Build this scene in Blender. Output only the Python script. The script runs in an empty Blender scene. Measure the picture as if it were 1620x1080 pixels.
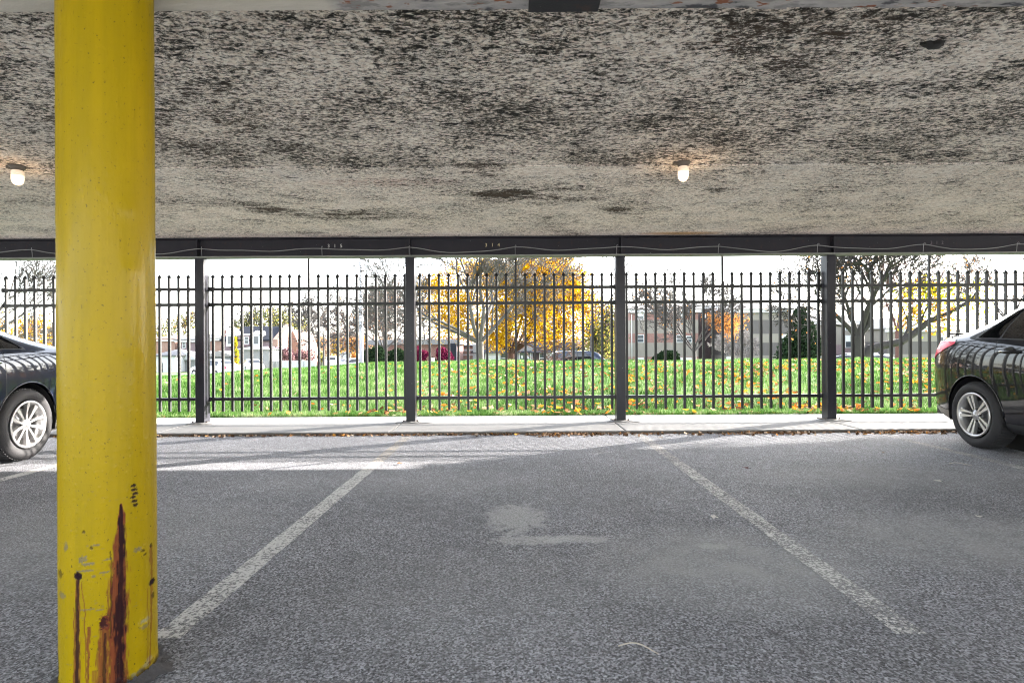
import bpy, bmesh, math, random
import numpy as np
from mathutils import Vector, Matrix

# ------------------------------------------------------------------ camera
C = bpy.context.scene.collection
scn = bpy.context.scene
ROLL = 0.0058
FPX = 900.0                      # focal length in photograph pixels (1620 wide)
HOR = 546.0                      # horizon row at the picture centre
CAMZ = 1.0
cd = bpy.data.cameras.new('camera'); cam = bpy.data.objects.new('camera', cd); C.objects.link(cam)
cd.sensor_width = 36.0; cd.lens = 20.0; cd.clip_end = 3000; cd.clip_start = 0.05
cd.shift_y = (HOR - 540.0) / 1620.0
cam.matrix_world = Matrix.Translation((0, 0, CAMZ)) @ Matrix.Rotation(math.radians(90), 4, 'X') @ Matrix.Rotation(-ROLL, 4, 'Z')
scn.camera = cam

# ------------------------------------------------------------------ light
SUNV = Vector((2.21, 1.25, 1.0)).normalized()
EL = math.asin(SUNV.z); AZ = math.atan2(SUNV.x, SUNV.y)
w = bpy.data.worlds.new('World'); scn.world = w; w.use_nodes = True
nt = w.node_tree; bg = nt.nodes['Background']
sky = nt.nodes.new('ShaderNodeTexSky'); sky.sky_type = 'NISHITA'; sky.sun_disc = False
sky.sun_elevation = EL; sky.sun_rotation = AZ; sky.altitude = 100; sky.air_density = 1.0; sky.dust_density = 2.0; sky.ozone_density = 1.0
hs = nt.nodes.new('ShaderNodeHueSaturation'); hs.inputs['Saturation'].default_value = .42; nt.links.new(sky.outputs[0], hs.inputs['Color']); nt.links.new(hs.outputs[0], bg.inputs[0]); bg.inputs[1].default_value = 0.15
sl = bpy.data.lights.new('sun', 'SUN'); sl.energy = 2.9; sl.angle = math.radians(0.5); sl.color = (1.0, 0.94, 0.86)
so = bpy.data.objects.new('sun', sl); C.objects.link(so); so.rotation_euler = (-SUNV).to_track_quat('-Z', 'Y').to_euler(); so.location = (20, 10, 20)
scn.view_settings.view_transform = 'Standard'; scn.view_settings.look = 'None'
scn.view_settings.exposure = 3.62; scn.view_settings.gamma = 1.0
try:
    scn.cycles.use_denoising = True; scn.cycles.denoising_prefilter = 'ACCURATE'
    scn.cycles.filter_width = 1.1; scn.cycles.max_bounces = 10; scn.cycles.diffuse_bounces = 5; scn.cycles.transparent_max_bounces = 16
    scn.cycles.sample_clamp_indirect = 8.0
except Exception: pass

def P(px, py, Y):
    """photograph pixel -> world point at depth Y"""
    dx = px - 810.0; up = HOR - py
    return Vector(((dx + ROLL * up) * Y / FPX, Y, CAMZ + (up - ROLL * dx) * Y / FPX))

# ------------------------------------------------------------------ object helpers
def tag(o, label=None, cat=None, group=None, kind=None):
    if label: o['label'] = label
    if cat: o['category'] = cat
    if group: o['group'] = group
    if kind: o['kind'] = kind
    return o
def empty(name, loc=(0, 0, 0), rz=0.0, label=None, cat=None, group=None):
    o = bpy.data.objects.new(name, None); C.objects.link(o)
    o.location = loc; o.rotation_euler = (0, 0, rz); o.empty_display_size = 0.1
    return tag(o, label, cat, group)
def link(name, me, mats, parent=None, smooth=False):
    if not isinstance(mats, (list, tuple)): mats = [mats]
    for m in mats: me.materials.append(m)
    if smooth:
        me.polygons.foreach_set('use_smooth', [True] * len(me.polygons))
    o = bpy.data.objects.new(name, me); C.objects.link(o)
    if parent: o.parent = parent
    return o
def mesh_np(name, V, F):
    """V (n,3), F (m,k) arrays"""
    V = np.asarray(V, dtype=np.float32); F = np.asarray(F, dtype=np.int32)
    me = bpy.data.meshes.new(name)
    me.vertices.add(len(V)); me.vertices.foreach_set('co', V.ravel())
    k = F.shape[1]
    me.loops.add(F.size); me.loops.foreach_set('vertex_index', F.ravel())
    me.polygons.add(len(F)); me.polygons.foreach_set('loop_start', np.arange(0, F.size, k, dtype=np.int32))
    try: me.polygons.foreach_set('loop_total', np.full(len(F), k, dtype=np.int32))
    except Exception: pass
    me.update(calc_edges=True)
    return me
def fattr(me, name, arr, domain='FACE'):
    a = me.attributes.new(name, 'FLOAT', domain); a.data.foreach_set('value', np.asarray(arr, dtype=np.float32).ravel())

class MB:
    """collects shapes into one mesh"""
    def __init__(s): s.v = []; s.f = []; s.m = []; s.sm = []
    def add(s, vs, fs, mat=0, sm=False):
        b = len(s.v); s.v += [tuple(v) for v in vs]
        for f in fs: s.f.append(tuple(b + i for i in f)); s.m.append(mat); s.sm.append(sm)
    def box(s, x0, x1, y0, y1, z0, z1, mat=0, M=None):
        vs = [(x0, y0, z0), (x1, y0, z0), (x1, y1, z0), (x0, y1, z0), (x0, y0, z1), (x1, y0, z1), (x1, y1, z1), (x0, y1, z1)]
        if M is not None: vs = [M @ Vector(v) for v in vs]
        s.add(vs, [(0, 3, 2, 1), (4, 5, 6, 7), (0, 1, 5, 4), (1, 2, 6, 5), (2, 3, 7, 6), (3, 0, 4, 7)], mat)
    def bbox(s, x0, x1, y0, y1, z0, z1, b=.004, mat=0):
        bm = bmesh.new(); bmesh.ops.create_cube(bm, size=1)
        for v in bm.verts: v.co = ((x0 + x1) / 2 + v.co.x * (x1 - x0), (y0 + y1) / 2 + v.co.y * (y1 - y0), (z0 + z1) / 2 + v.co.z * (z1 - z0))
        bmesh.ops.bevel(bm, geom=bm.edges[:], offset=b, segments=2, affect='EDGES', profile=.5)
        bm.verts.ensure_lookup_table()
        s.add([v.co[:] for v in bm.verts], [[v.index for v in f.verts] for f in bm.faces], mat, False); bm.free()
    def tube(s, pts, r, n=8, mat=0, caps=True):
        pts = [Vector(p) for p in pts]; rs = r if isinstance(r, (list, tuple)) else [r] * len(pts)
        vs = []; fs = []; ref = None
        for i, p in enumerate(pts):
            d = (pts[min(i + 1, len(pts) - 1)] - pts[max(i - 1, 0)]).normalized()
            if ref is None: ref = Vector((0, 0, 1)) if abs(d.z) < .9 else Vector((1, 0, 0))
            a = d.cross(ref).normalized(); b = d.cross(a).normalized(); ref = -b if False else ref
            for k in range(n):
                t = 2 * math.pi * k / n; vs.append(p + (a * math.cos(t) + b * math.sin(t)) * rs[i])
        for i in range(len(pts) - 1):
            for k in range(n):
                k2 = (k + 1) % n; fs.append((i * n + k, i * n + k2, (i + 1) * n + k2, (i + 1) * n + k))
        if caps: fs.append(tuple(range(n - 1, -1, -1))); fs.append(tuple((len(pts) - 1) * n + k for k in range(n)))
        s.add(vs, fs, mat, True)
    def lathe(s, prof, n=32, M=None, mat=0, closed=False):
        """prof [(r,z)] about local z"""
        vs = []; fs = []
        for r, z in prof:
            for k in range(n):
                t = 2 * math.pi * k / n; v = Vector((r * math.cos(t), r * math.sin(t), z)); vs.append(M @ v if M is not None else v)
        m = len(prof)
        for i in range(m if closed else m - 1):
            j = (i + 1) % m
            for k in range(n):
                k2 = (k + 1) % n; fs.append((i * n + k, i * n + k2, j * n + k2, j * n + k))
        s.add(vs, fs, mat, True)
    def prism(s, poly, y0, y1, mat=0, M=None):
        """poly [(x,z)] extruded along y"""
        n = len(poly); vs = [(x, y0, z) for x, z in poly] + [(x, y1, z) for x, z in poly]
        if M is not None: vs = [M @ Vector(v) for v in vs]
        fs = [tuple(range(n)), tuple(range(2 * n - 1, n - 1, -1))] + [(i, i + n, (i + 1) % n + n, (i + 1) % n) for i in range(n)]
        s.add(vs, fs, mat)
    def build(s, name, mats, parent=None):
        me = bpy.data.meshes.new(name); me.from_pydata(s.v, [], s.f); me.update()
        me.polygons.foreach_set('material_index', s.m); me.polygons.foreach_set('use_smooth', s.sm)
        bm = bmesh.new(); bm.from_mesh(me); bmesh.ops.recalc_face_normals(bm, faces=bm.faces[:]); bm.to_mesh(me); bm.free()
        return link(name, me, mats, parent)
def copy_tree(o, parent=None):
    c = o.copy(); C.objects.link(c); c.parent = parent
    for ch in list(o.children): copy_tree(ch, c)
    return c

# ------------------------------------------------------------------ materials
class NT:
    def __init__(s, name):
        s.mat = bpy.data.materials.new(name); s.mat.use_nodes = True; s.t = s.mat.node_tree
        s.b = s.t.nodes['Principled BSDF']; s.out = s.t.nodes['Material Output']
    def n(s, typ, **kw):
        x = s.t.nodes.new(typ)
        for k, v in kw.items(): setattr(x, k, v)
        return x
    def l(s, a, b): s.t.links.new(a, b)
    def set(s, inp, v):
        if hasattr(v, 'is_output') or isinstance(v, bpy.types.NodeSocket): s.l(v, inp)
        else:
            if isinstance(v, (tuple, list)) and len(v) == 3 and inp.type == 'RGBA': v = (*v, 1)
            inp.default_value = v
    def pos(s, scale=(1, 1, 1), loc=(0, 0, 0), obj=False):
        src = s.n('ShaderNodeTexCoord').outputs['Object'] if obj else s.n('ShaderNodeNewGeometry').outputs['Position']
        m = s.n('ShaderNodeMapping'); m.inputs['Scale'].default_value = scale; m.inputs['Location'].default_value = loc
        s.l(src, m.inputs[0]); return m.outputs[0]
    def noise(s, vec, scale, detail=4, rough=.55, dist=0.0):
        x = s.n('ShaderNodeTexNoise'); s.l(vec, x.inputs['Vector']); x.inputs['Scale'].default_value = scale
        x.inputs['Detail'].default_value = detail; x.inputs['Roughness'].default_value = rough; x.inputs['Distortion'].default_value = dist
        return x.outputs['Fac']
    def vor(s, vec, scale, feature='F1', out='Distance', rand=1.0):
        x = s.n('ShaderNodeTexVoronoi', feature=feature); s.l(vec, x.inputs['Vector']); x.inputs['Scale'].default_value = scale
        x.inputs['Randomness'].default_value = rand; return x.outputs[out]
    def ramp(s, fac, stops):
        x = s.n('ShaderNodeValToRGB'); s.set(x.inputs[0], fac); e = x.color_ramp.elements
        while len(e) < len(stops): e.new(.5)
        for i, (p, c) in enumerate(stops):
            if isinstance(c, (int, float)): c = (c, c, c)
            e[i].position = p; e[i].color = (*c, 1)
        return x.outputs[0]
    def mix(s, f, a, b, mode='MIX'):
        x = s.n('ShaderNodeMix', data_type='RGBA', blend_type=mode); s.set(x.inputs[0], f)
        for i, v in ((6, a), (7, b)):
            if isinstance(v, (int, float)): v = (v, v, v)
            s.set(x.inputs[i], v)
        return x.outputs[2]
    def m(s, op, a, b=0.0, c=0.0, clamp=False):
        x = s.n('ShaderNodeMath', operation=op, use_clamp=clamp); s.set(x.inputs[0], a); s.set(x.inputs[1], b); s.set(x.inputs[2], c)
        return x.outputs[0]
    def sep(s, v):
        x = s.n('ShaderNodeSeparateXYZ'); s.l(v, x.inputs[0]); return x.outputs
    def attr(s, name):
        return s.n('ShaderNodeAttribute', attribute_name=name).outputs['Fac']
    def bump(s, h, strength=.5, dist=.01):
        x = s.n('ShaderNodeBump'); x.inputs['Strength'].default_value = strength; x.inputs['Distance'].default_value = dist
        s.l(h, x.inputs['Height']); s.l(x.outputs[0], s.b.inputs['Normal']); return x
    def gauss(s, xs, ys, x0, y0, rx, ry):
        """soft ellipse 1 inside ->0 outside"""
        a = s.m('DIVIDE', s.m('SUBTRACT', xs, x0), rx); b = s.m('DIVIDE', s.m('SUBTRACT', ys, y0), ry)
        d = s.m('ADD', s.m('MULTIPLY', a, a), s.m('MULTIPLY', b, b))
        return s.m('SUBTRACT', 1.0, d, clamp=True)
    def fin(s, color=None, rough=None, metal=None, **kw):
        if color is not None: s.set(s.b.inputs['Base Color'], color)
        if rough is not None: s.set(s.b.inputs['Roughness'], rough)
        if metal is not None: s.set(s.b.inputs['Metallic'], metal)
        for k, v in kw.items(): s.set(s.b.inputs[k.replace('_', ' ')], v)
        return s.mat
def simple(name, col, rough=.6, metal=0.0, var=.15, scale=8.0, bump=0.0, **kw):
    t = NT(name); p = t.pos(obj=True); nz = t.noise(p, scale, 5)
    c = t.mix(nz, tuple(x * (1 - var) for x in col), tuple(min(1, x * (1 + var)) for x in col))
    if bump: t.bump(t.noise(p, scale * 6, 3), bump, .01)
    return t.fin(c, rough, metal, **kw)
def brickmat(name, c1, c2, mortar, bw=.22, bh=.075):
    t = NT(name); co = t.pos(obj=True); x, y, z = t.sep(co)
    cb = t.n('ShaderNodeCombineXYZ'); t.l(t.m('ADD', x, y), cb.inputs[0]); t.l(z, cb.inputs[1])
    b = t.n('ShaderNodeTexBrick'); t.l(cb.outputs[0], b.inputs['Vector'])
    b.inputs['Scale'].default_value = 1.0; b.inputs['Brick Width'].default_value = bw; b.inputs['Row Height'].default_value = bh
    b.inputs['Mortar Size'].default_value = .008
    b.inputs['Color1'].default_value = (*c1, 1); b.inputs['Color2'].default_value = (*c2, 1); b.inputs['Mortar'].default_value = (*mortar, 1)
    nz = t.noise(co, 1.2, 4)
    return t.fin(t.mix(t.m('MULTIPLY', nz, .35), b.outputs[0], tuple(q * .6 for q in c1)), .85)
def leafmat(name, stops, trans=.35):
    t = NT(name); c = t.ramp(t.attr('rnd'), stops)
    d = t.n('ShaderNodeBsdfDiffuse'); tr = t.n('ShaderNodeBsdfTranslucent'); mx = t.n('ShaderNodeMixShader')
    t.l(c, d.inputs[0]); t.l(c, tr.inputs[0]); mx.inputs[0].default_value = trans
    t.l(d.outputs[0], mx.inputs[1]); t.l(tr.outputs[0], mx.inputs[2]); t.l(mx.outputs[0], t.out.inputs[0])
    return t.mat

# asphalt of the covered lot
def asphalt(name, base=.15, lot=True):
    t = NT(name); p = t.pos(); x, y, z = t.sep(p)
    fine = t.noise(p, 85, 4, .72); grit = t.vor(p, 130); mid = t.noise(p, 9, 5, .6); big = t.noise(p, .9, 3, .5)
    c = t.ramp(fine, [(.38, base * .05), (.44, base * .40), (.50, base * .95), (.56, base * 1.5), (.66, base * 3.0)])
    cell = t.ramp(t.vor(p, 150, out='Color'), [(.22, .08), (.38, .5), (.5, .95), (.60, 1.5), (.72, 3.2)])
    c = t.mix(.5, c, t.mix(1.0, cell, (base, base, base), 'MULTIPLY'))
    c = t.mix(t.ramp(mid, [(.35, .35), (.6, 0.0)]), c, base * .55)
    c = t.mix(1.0, c, t.ramp(big, [(.3, .80), (.7, 1.18)]), 'MULTIPLY')
    c = t.mix(1.0, c, (.975, .985, 1.075), 'MULTIPLY')
    if lot:
        n2 = t.noise(p, 14, 6, .7, 0.3); n3 = t.noise(p, 5, 4)
        def patch(x0, y0, rx, ry, thr, sharp=3.0):
            g = t.gauss(x, y, x0, y0, rx, ry)
            v = t.m('SUBTRACT', t.m('ADD', g, t.m('MULTIPLY', t.m('SUBTRACT', n2, .5), 1.9)), thr)
            return t.m('MULTIPLY', v, sharp, clamp=True)
        pts = [(.02, 3.30, .27, .42, .45), (.31, 2.93, .26, .085, .35), (.09, 2.92, .35, .13, .55), (.98, 2.82, .12, .07, .5)]
        for a in pts: c = t.mix(t.m('MULTIPLY', patch(*a), t.ramp(fine, [(.38, .25), (.52, .72)])), c, t.mix(fine, base * 2.0, base * 2.9))
        # polished wheel tracks / dusty worn areas
        for (x0, y0, rx, ry, k) in [(1.0, 2.6, .75, .6, .62), (2.3, 2.9, .9, .55, .5), (-.1, 2.3, .8, .6, .22), (-2.4, 3.0, 1.4, .9, .35), (3.0, 4.3, 1.5, .5, .3), (-1.0, 4.2, 1.4, .5, .2)]:
            g = t.m('MULTIPLY', t.gauss(x, y, x0, y0, rx, ry), t.m('MULTIPLY', n3, k * 2))
            c = t.mix(g, c, base * 1.9)
    h = t.m('ADD', t.m('MULTIPLY', fine, .8), t.m('MULTIPLY', t.m('SUBTRACT', 1.0, t.vor(p, 125)), .7))
    t.bump(h, .7, .008)
    return t.fin(c, .88)
M = {}
M['asphalt'] = asphalt('asphalt', .152)
M['street'] = asphalt('street_asphalt', .17, False)
def concrete(name, base=(.46, .45, .42)):
    t = NT(name); p = t.pos(); a = t.noise(p, 3, 6, .6); b = t.noise(p, 60, 3, .6)
    c = t.mix(a, tuple(v * .78 for v in base), tuple(v * 1.15 for v in base)); c = t.mix(t.ramp(b, [(.35, .5), (.5, 0.)]), c, tuple(v * .62 for v in base))
    t.bump(b, .35, .004); return t.fin(c, .85)
M['concrete'] = concrete('concrete', (.205, .20, .196)); M['bounce_apron'] = concrete('pale_concrete', (.66, .64, .60))
M['kerb_dirty'] = concrete('stained_concrete', (.12, .10, .085))

def ceilmat():
    t = NT('sprayed_ceiling'); p = t.pos(); x, y, z = t.sep(p)
    pa = t.pos(scale=(.55, 1.0, 1.0)); pb = t.pos(scale=(.7, 1.0, 1.0), loc=(3.1, 7.7, 0))
    n1 = t.noise(pa, 26, 8, .8, .3); n2 = t.noise(pb, 52, 7, .85); big = t.noise(p, 1.25, 5, .6); big2 = t.noise(pb, 3.6, 5, .6)
    far = t.m('MULTIPLY', t.m('SUBTRACT', y, 4.33), 30.0, clamp=True)
    near = t.m('SUBTRACT', 1.0, far)
    # how much soot: many dark pits near, few beyond the seam
    dens = t.m('ADD', t.m('MULTIPLY', t.m('SUBTRACT', big, .5), .12), t.m('MULTIPLY', t.m('SUBTRACT', big2, .5), .16))
    dens = t.m('ADD', dens, t.m('SUBTRACT', 0.0, t.m('MULTIPLY', near, .007))); dens = t.m('SUBTRACT', dens, t.m('MULTIPLY', far, .034))
    brk = t.noise(t.pos(scale=(.5, 1, 1), loc=(5, 2, 0)), 7.5, 5, .7); crust = None
    for (x0, y0, rx, ry, k) in [(-2.3, 5.6, .6, .32, .085), (-1.75, 5.95, .8, .3, .075), (-.25, 4.45, .26, .24, .085), (-.05, 5.15, .3, .22, .08), (.45, 5.2, .6, .42, .085),
                                (-.4, 5.1, .3, .15, .07), (1.05, 5.75, .3, .14, .08), (1.85, 5.05, .18, .09, .10), (-2.0, 3.5, 1.1, .8, .02), (1.2, 2.6, .8, .35, .02)]:
        g_ = t.m('MULTIPLY', t.gauss(x, y, x0, y0, rx, ry), t.ramp(brk, [(.42, 0.), (.56, 1.)])); dens = t.m('ADD', dens, t.m('MULTIPLY', g_, k)); crust = g_ if crust is None else t.m('MAXIMUM', crust, g_)
    v = t.m('ADD', n1, dens)
    v2 = t.m('ADD', t.m('MULTIPLY', n2, .8), t.m('ADD', .1, t.m('MULTIPLY', dens, .9)))
    dark = t.ramp(v, [(.528, 0.0), (.55, .75), (.58, 1.0)])
    sp = t.ramp(v2, [(.492, 0.0), (.515, .8), (.545, 1.0)])
    base = t.mix(t.ramp(t.noise(pb, 40, 6, .75), [(.42, 0.), (.56, 1.)]), (.74, .63, .54), (1.0, .93, .85))
    base = t.mix(t.ramp(t.noise(p, 2.2, 4), [(.5, 0.0), (.75, .35)]), base, (.62, .61, .60))
    base = t.mix(t.m('MULTIPLY', t.gauss(x, y, -1.0, 4.75, .75, .16), t.ramp(n1, [(.45, 0.), (.6, .55)])), base, (.62, .22, .14))
    base = t.mix(t.m('MULTIPLY', t.gauss(x, y, 2.1, 7.0, .6, .12), .8, clamp=True), base, (.62, .33, .06))
    c = t.mix(sp, base, t.mix(t.noise(p, 9, 3), (.085, .062, .045), (.035, .03, .032))); c = t.mix(dark, c, t.mix(crust, (.010, .008, .009), (.07, .042, .03)))
    seam = t.m('SUBTRACT', 1.0, t.m('MULTIPLY', t.m('ABSOLUTE', t.m('SUBTRACT', y, 4.34)), 60.0), clamp=True)
    c = t.mix(t.m('MULTIPLY', seam, .25), c, (.2, .18, .16))
    h = t.m('SUBTRACT', 1.0, t.m('ADD', t.m('MULTIPLY', dark, .6), t.m('MULTIPLY', n2, .5)))
    t.bump(h, .6, .010)
    return t.fin(c, .95)
M['ceiling'] = ceilmat()

def steel(name, col, rough=.45, rust=.0):
    t = NT(name); p = t.pos(); a = t.noise(p, 7, 6, .6); b = t.noise(p, 160, 2)
    c = t.mix(a, tuple(v * .8 for v in col), tuple(v * 1.25 for v in col))
    c = t.mix(t.ramp(t.noise(p, 55, 2), [(.74, 0.0), (.78, .6)]), c, (.4, .4, .4))
    if rust: c = t.mix(t.ramp(t.noise(p, 11, 6, .7), [(.58, 0.0), (.64, rust)]), c, (.16, .055, .02))
    t.bump(t.m('ADD', b, t.m('MULTIPLY', a, .6)), .25, .003); return t.fin(c, rough, Specular_IOR_Level=.22)
M['post'] = steel('grey_painted_steel', (.026, .026, .033), .3)
M['beam'] = steel('dark_painted_steel', (.020, .019, .025), .55, .12)
M['flange'] = steel('underlit_flange', (.22, .23, .21), .7)  # light from the grass on the beam's underside is put into this colour
M['fence'] = simple('black_powder_coat', (.006, .006, .007), .45)
M['cable'] = simple('cable_jacket', (.22, .22, .22), .5)
M['zinc'] = simple('zinc', (.35, .35, .36), .4, .7)
M['stencil'] = simple('number_paint', (.62, .5, .28), .7, var=.5, scale=90)
M['stencil_white'] = simple('number_paint_white', (.62, .6, .58), .7, var=.5, scale=90)
def peeling():
    t = NT('peeling_steel'); p = t.pos(scale=(.6, 1.4, 1)); a = t.noise(p, 9, 6, .65); b = t.noise(p, 22, 5, .7)
    x, y, z = t.sep(t.pos())
    c = t.ramp(a, [(.38, (.05, .05, .06)), (.42, (.27, .26, .26)), (.55, (.36, .34, .33)), (.62, (.2, .19, .19))])
    c = t.mix(t.ramp(b, [(.60, 0.), (.63, 1.)]), c, (.19, .06, .025))
    c = t.mix(t.m('MULTIPLY', t.m('SUBTRACT', -.55, x), 20.0, clamp=True), c, t.mix(a, (.42, .39, .34), (.60, .56, .5)))
    t.bump(a, .8, .01); return t.fin(c, .7)
M['peeling'] = peeling()
def paintline():
    t = NT('worn_line_paint'); p = t.pos(); x, y, z = t.sep(p)
    n1 = t.noise(p, 70, 4, .7); n2 = t.noise(p, 5, 4, .6)
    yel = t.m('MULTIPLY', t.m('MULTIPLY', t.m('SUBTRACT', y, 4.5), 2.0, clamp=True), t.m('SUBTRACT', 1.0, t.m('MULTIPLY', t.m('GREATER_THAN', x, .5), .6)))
    near = t.m('MULTIPLY', t.m('SUBTRACT', 2.6, y), 1.0, clamp=True)
    wear = t.m('ADD', n1, t.m('MULTIPLY', t.m('SUBTRACT', n2, .5), .35))
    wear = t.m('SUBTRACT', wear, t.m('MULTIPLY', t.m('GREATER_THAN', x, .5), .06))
    wear = t.m('SUBTRACT', wear, t.m('MULTIPLY', near, .05))
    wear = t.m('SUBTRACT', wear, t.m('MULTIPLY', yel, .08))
    a = t.ramp(wear, [(.37, 0.12), (.51, .86)])
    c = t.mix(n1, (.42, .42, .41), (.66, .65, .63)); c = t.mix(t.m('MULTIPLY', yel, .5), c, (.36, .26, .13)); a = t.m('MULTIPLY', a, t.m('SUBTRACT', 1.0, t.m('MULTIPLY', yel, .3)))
    t.set(t.b.inputs['Alpha'], a); return t.fin(c, .8)
M['line'] = paintline()
def yellowpaint():
    t = NT('yellow_column_paint'); p = t.pos(obj=True)
    rust, dark, pale, grime = t.attr('rust'), t.attr('dark'), t.attr('pale'), t.attr('grime')
    n = t.noise(p, 60, 4, .6); n2 = t.noise(p, 5, 4); n3 = t.noise(t.pos(scale=(1, 1, .08), obj=True), 120, 3, .7)
    c = t.mix(n2, (.212, .148, .0005), (.258, .180, .0008)); c = t.mix(t.ramp(t.noise(t.pos(scale=(1, 1, .06), obj=True), 26, 4), [(.4, 0.), (.7, .4)]), c, (.15, .115, .002)); c = t.mix(t.ramp(n, [(.62, 0.), (.75, .4)]), c, (.28, .19, .01))
    c = t.mix(pale, c, (.17, .155, .08))
    c = t.mix(grime, c, (.085, .082, .072))
    rc = t.mix(n3, (.032, .005, .008), (.19, .052, .016)); c = t.mix(t.m('MULTIPLY', rust, 1.0, clamp=True), c, rc)
    c = t.mix(t.m('MULTIPLY', dark, 1.0, clamp=True), c, (.010, .004, .006))
    c = t.mix(t.ramp(t.noise(p, 120, 3), [(.665, 0.), (.70, .75)]), c, (.035, .028, .01))
    h = t.m('ADD', t.noise(p, 42, 4, .6), t.m('MULTIPLY', t.noise(p, 160, 3), .35)); t.bump(h, .25, .003)
    r = t.m('ADD', .42, t.m('MULTIPLY', t.m('ADD', rust, dark, clamp=True), .5)); t.set(t.b.inputs['Roughness'], r)
    t.b.inputs['Specular IOR Level'].default_value = .07; t.b.inputs['Coat Weight'].default_value = .12; t.b.inputs['Coat Roughness'].default_value = .2
    return t.fin(c)
M['yellow'] = yellowpaint()

def glow(name, col, s):
    t = NT(name); t.b.inputs['Emission Color'].default_value = (*col, 1); t.b.inputs['Emission Strength'].default_value = s
    return t.fin((.8, .75, .68), .3)
M['lampglass'] = glow('lit_lamp_glass', (1.0, .60, .32), .035)
M['bulb'] = glow('lit_bulb', (1.0, .76, .52), .16)
M['lampbase'] = simple('lamp_base', (.10, .085, .07), .6)
# vehicles
def paint(name, col, rough=.25, coat=1.0):
    t = NT(name); return t.fin(col, rough, 0.0, Coat_Weight=coat, Coat_Roughness=.02, Coat_IOR=1.44, Specular_IOR_Level=.05)
M['carblack'] = paint('black_car_paint', (.010, .010, .013), .3, .85); M['carnavy'] = paint('navy_car_paint', (.007, .010, .022), .3, .85)
M['carwhite'] = paint('white_car_paint', (.55, .55, .56), .4); M['carsilver'] = paint('silver_car_paint', (.30, .31, .33), .35)
M['carblue'] = paint('dark_blue_car_paint', (.02, .028, .05), .3)
M['glass'] = NT('dark_glass').fin((.006, .007, .008), .03, 0.0, Specular_IOR_Level=.6)
M['trim'] = simple('black_trim', (.014, .014, .015), .5)
M['chrome'] = NT('chrome').fin((.75, .75, .76), .12, 1.0)
M['red'] = NT('red_lens').fin((.75, .006, .05), .5, 0.0, Coat_Weight=.25, Specular_IOR_Level=.1, Emission_Color=(.5, .01, .03, 1), Emission_Strength=.0)
M['clearlens'] = NT('clear_lens').fin((.75, .75, .78), .1, 0.0, Coat_Weight=1.0)
M['tyre'] = simple('tyre_rubber', (.022, .021, .023), .75, scale=30, bump=.3)
M['alloy'] = simple('silver_alloy', (.52, .51, .51), .32, .75, var=.08)
M['alloy_dark'] = simple('dark_alloy', (.03, .03, .033), .4, .3)
M['bumper'] = simple('lower_bumper', (.16, .15, .13), .5)
# vegetation and buildings
M['bark'] = simple('grey_bark', (.055, .048, .044), .9, scale=6, var=.4, bump=.6)
M['bark_pale'] = simple('pale_bark', (.20, .18, .165), .9, scale=6, var=.3, bump=.6)
M['bark_dark'] = simple('dark_bark', (.022, .018, .017), .9, scale=6, var=.4, bump=.6)
M['bark_brown'] = simple('brown_bark', (.075, .035, .025), .9, scale=6, var=.3, bump=.6)
M['gold'] = leafmat('golden_leaves', [(0, (.20, .085, .006)), (.35, (.42, .215, .008)), (.75, (.60, .36, .012)), (1, (.70, .46, .02))])
M['orange'] = leafmat('orange_leaves', [(0, (.22, .08, .03)), (.5, (.42, .18, .05)), (1, (.52, .27, .08))])
M['brownleaf'] = leafmat('brown_leaves', [(0, (.09, .055, .05)), (.5, (.17, .105, .085)), (1, (.28, .16, .09))])
M['olive'] = leafmat('olive_leaves', [(0, (.05, .07, .03)), (.4, (.11, .13, .05)), (.75, (.28, .25, .06)), (1, (.48, .34, .07))])
M['limeleaf'] = leafmat('yellow_green_leaves', [(0, (.14, .18, .015)), (.4, (.32, .32, .02)), (.75, (.60, .40, .02)), (1, (.52, .18, .02))])
M['evergreen'] = leafmat('evergreen_needles', [(0, (.008, .014, .008)), (.6, (.018, .032, .016)), (1, (.03, .05, .02))], .1)
M['purple'] = leafmat('purple_leaves', [(0, (.07, .008, .025)), (.6, (.13, .015, .045)), (1, (.2, .03, .06))], .2)
M['pinkleaf'] = leafmat('dusky_pink_leaves', [(0, (.10, .05, .06)), (.6, (.20, .11, .12)), (1, (.28, .16, .15))], .2)
M['litter'] = leafmat('leaf_litter', [(0, (.10, .04, .02)), (.3, (.30, .15, .07)), (.5, (.55, .40, .27)), (.65, (.58, .15, .025)), (.85, (.62, .20, .02)), (1, (.66, .30, .03))], .2)
M['drift'] = leafmat('dry_litter', [(0, (.05, .03, .02)), (.4, (.16, .09, .05)), (.65, (.36, .24, .16)), (.85, (.55, .46, .38)), (.95, (.5, .22, .06)), (1, (.6, .3, .06))], .1)
M['grass'] = leafmat('grass_blades', [(0, (.016, .038, .008)), (.3, (.038, .095, .018)), (.6, (.082, .168, .036)), (.85, (.18, .26, .10)), (1, (.31, .33, .20))], .35)
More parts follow.
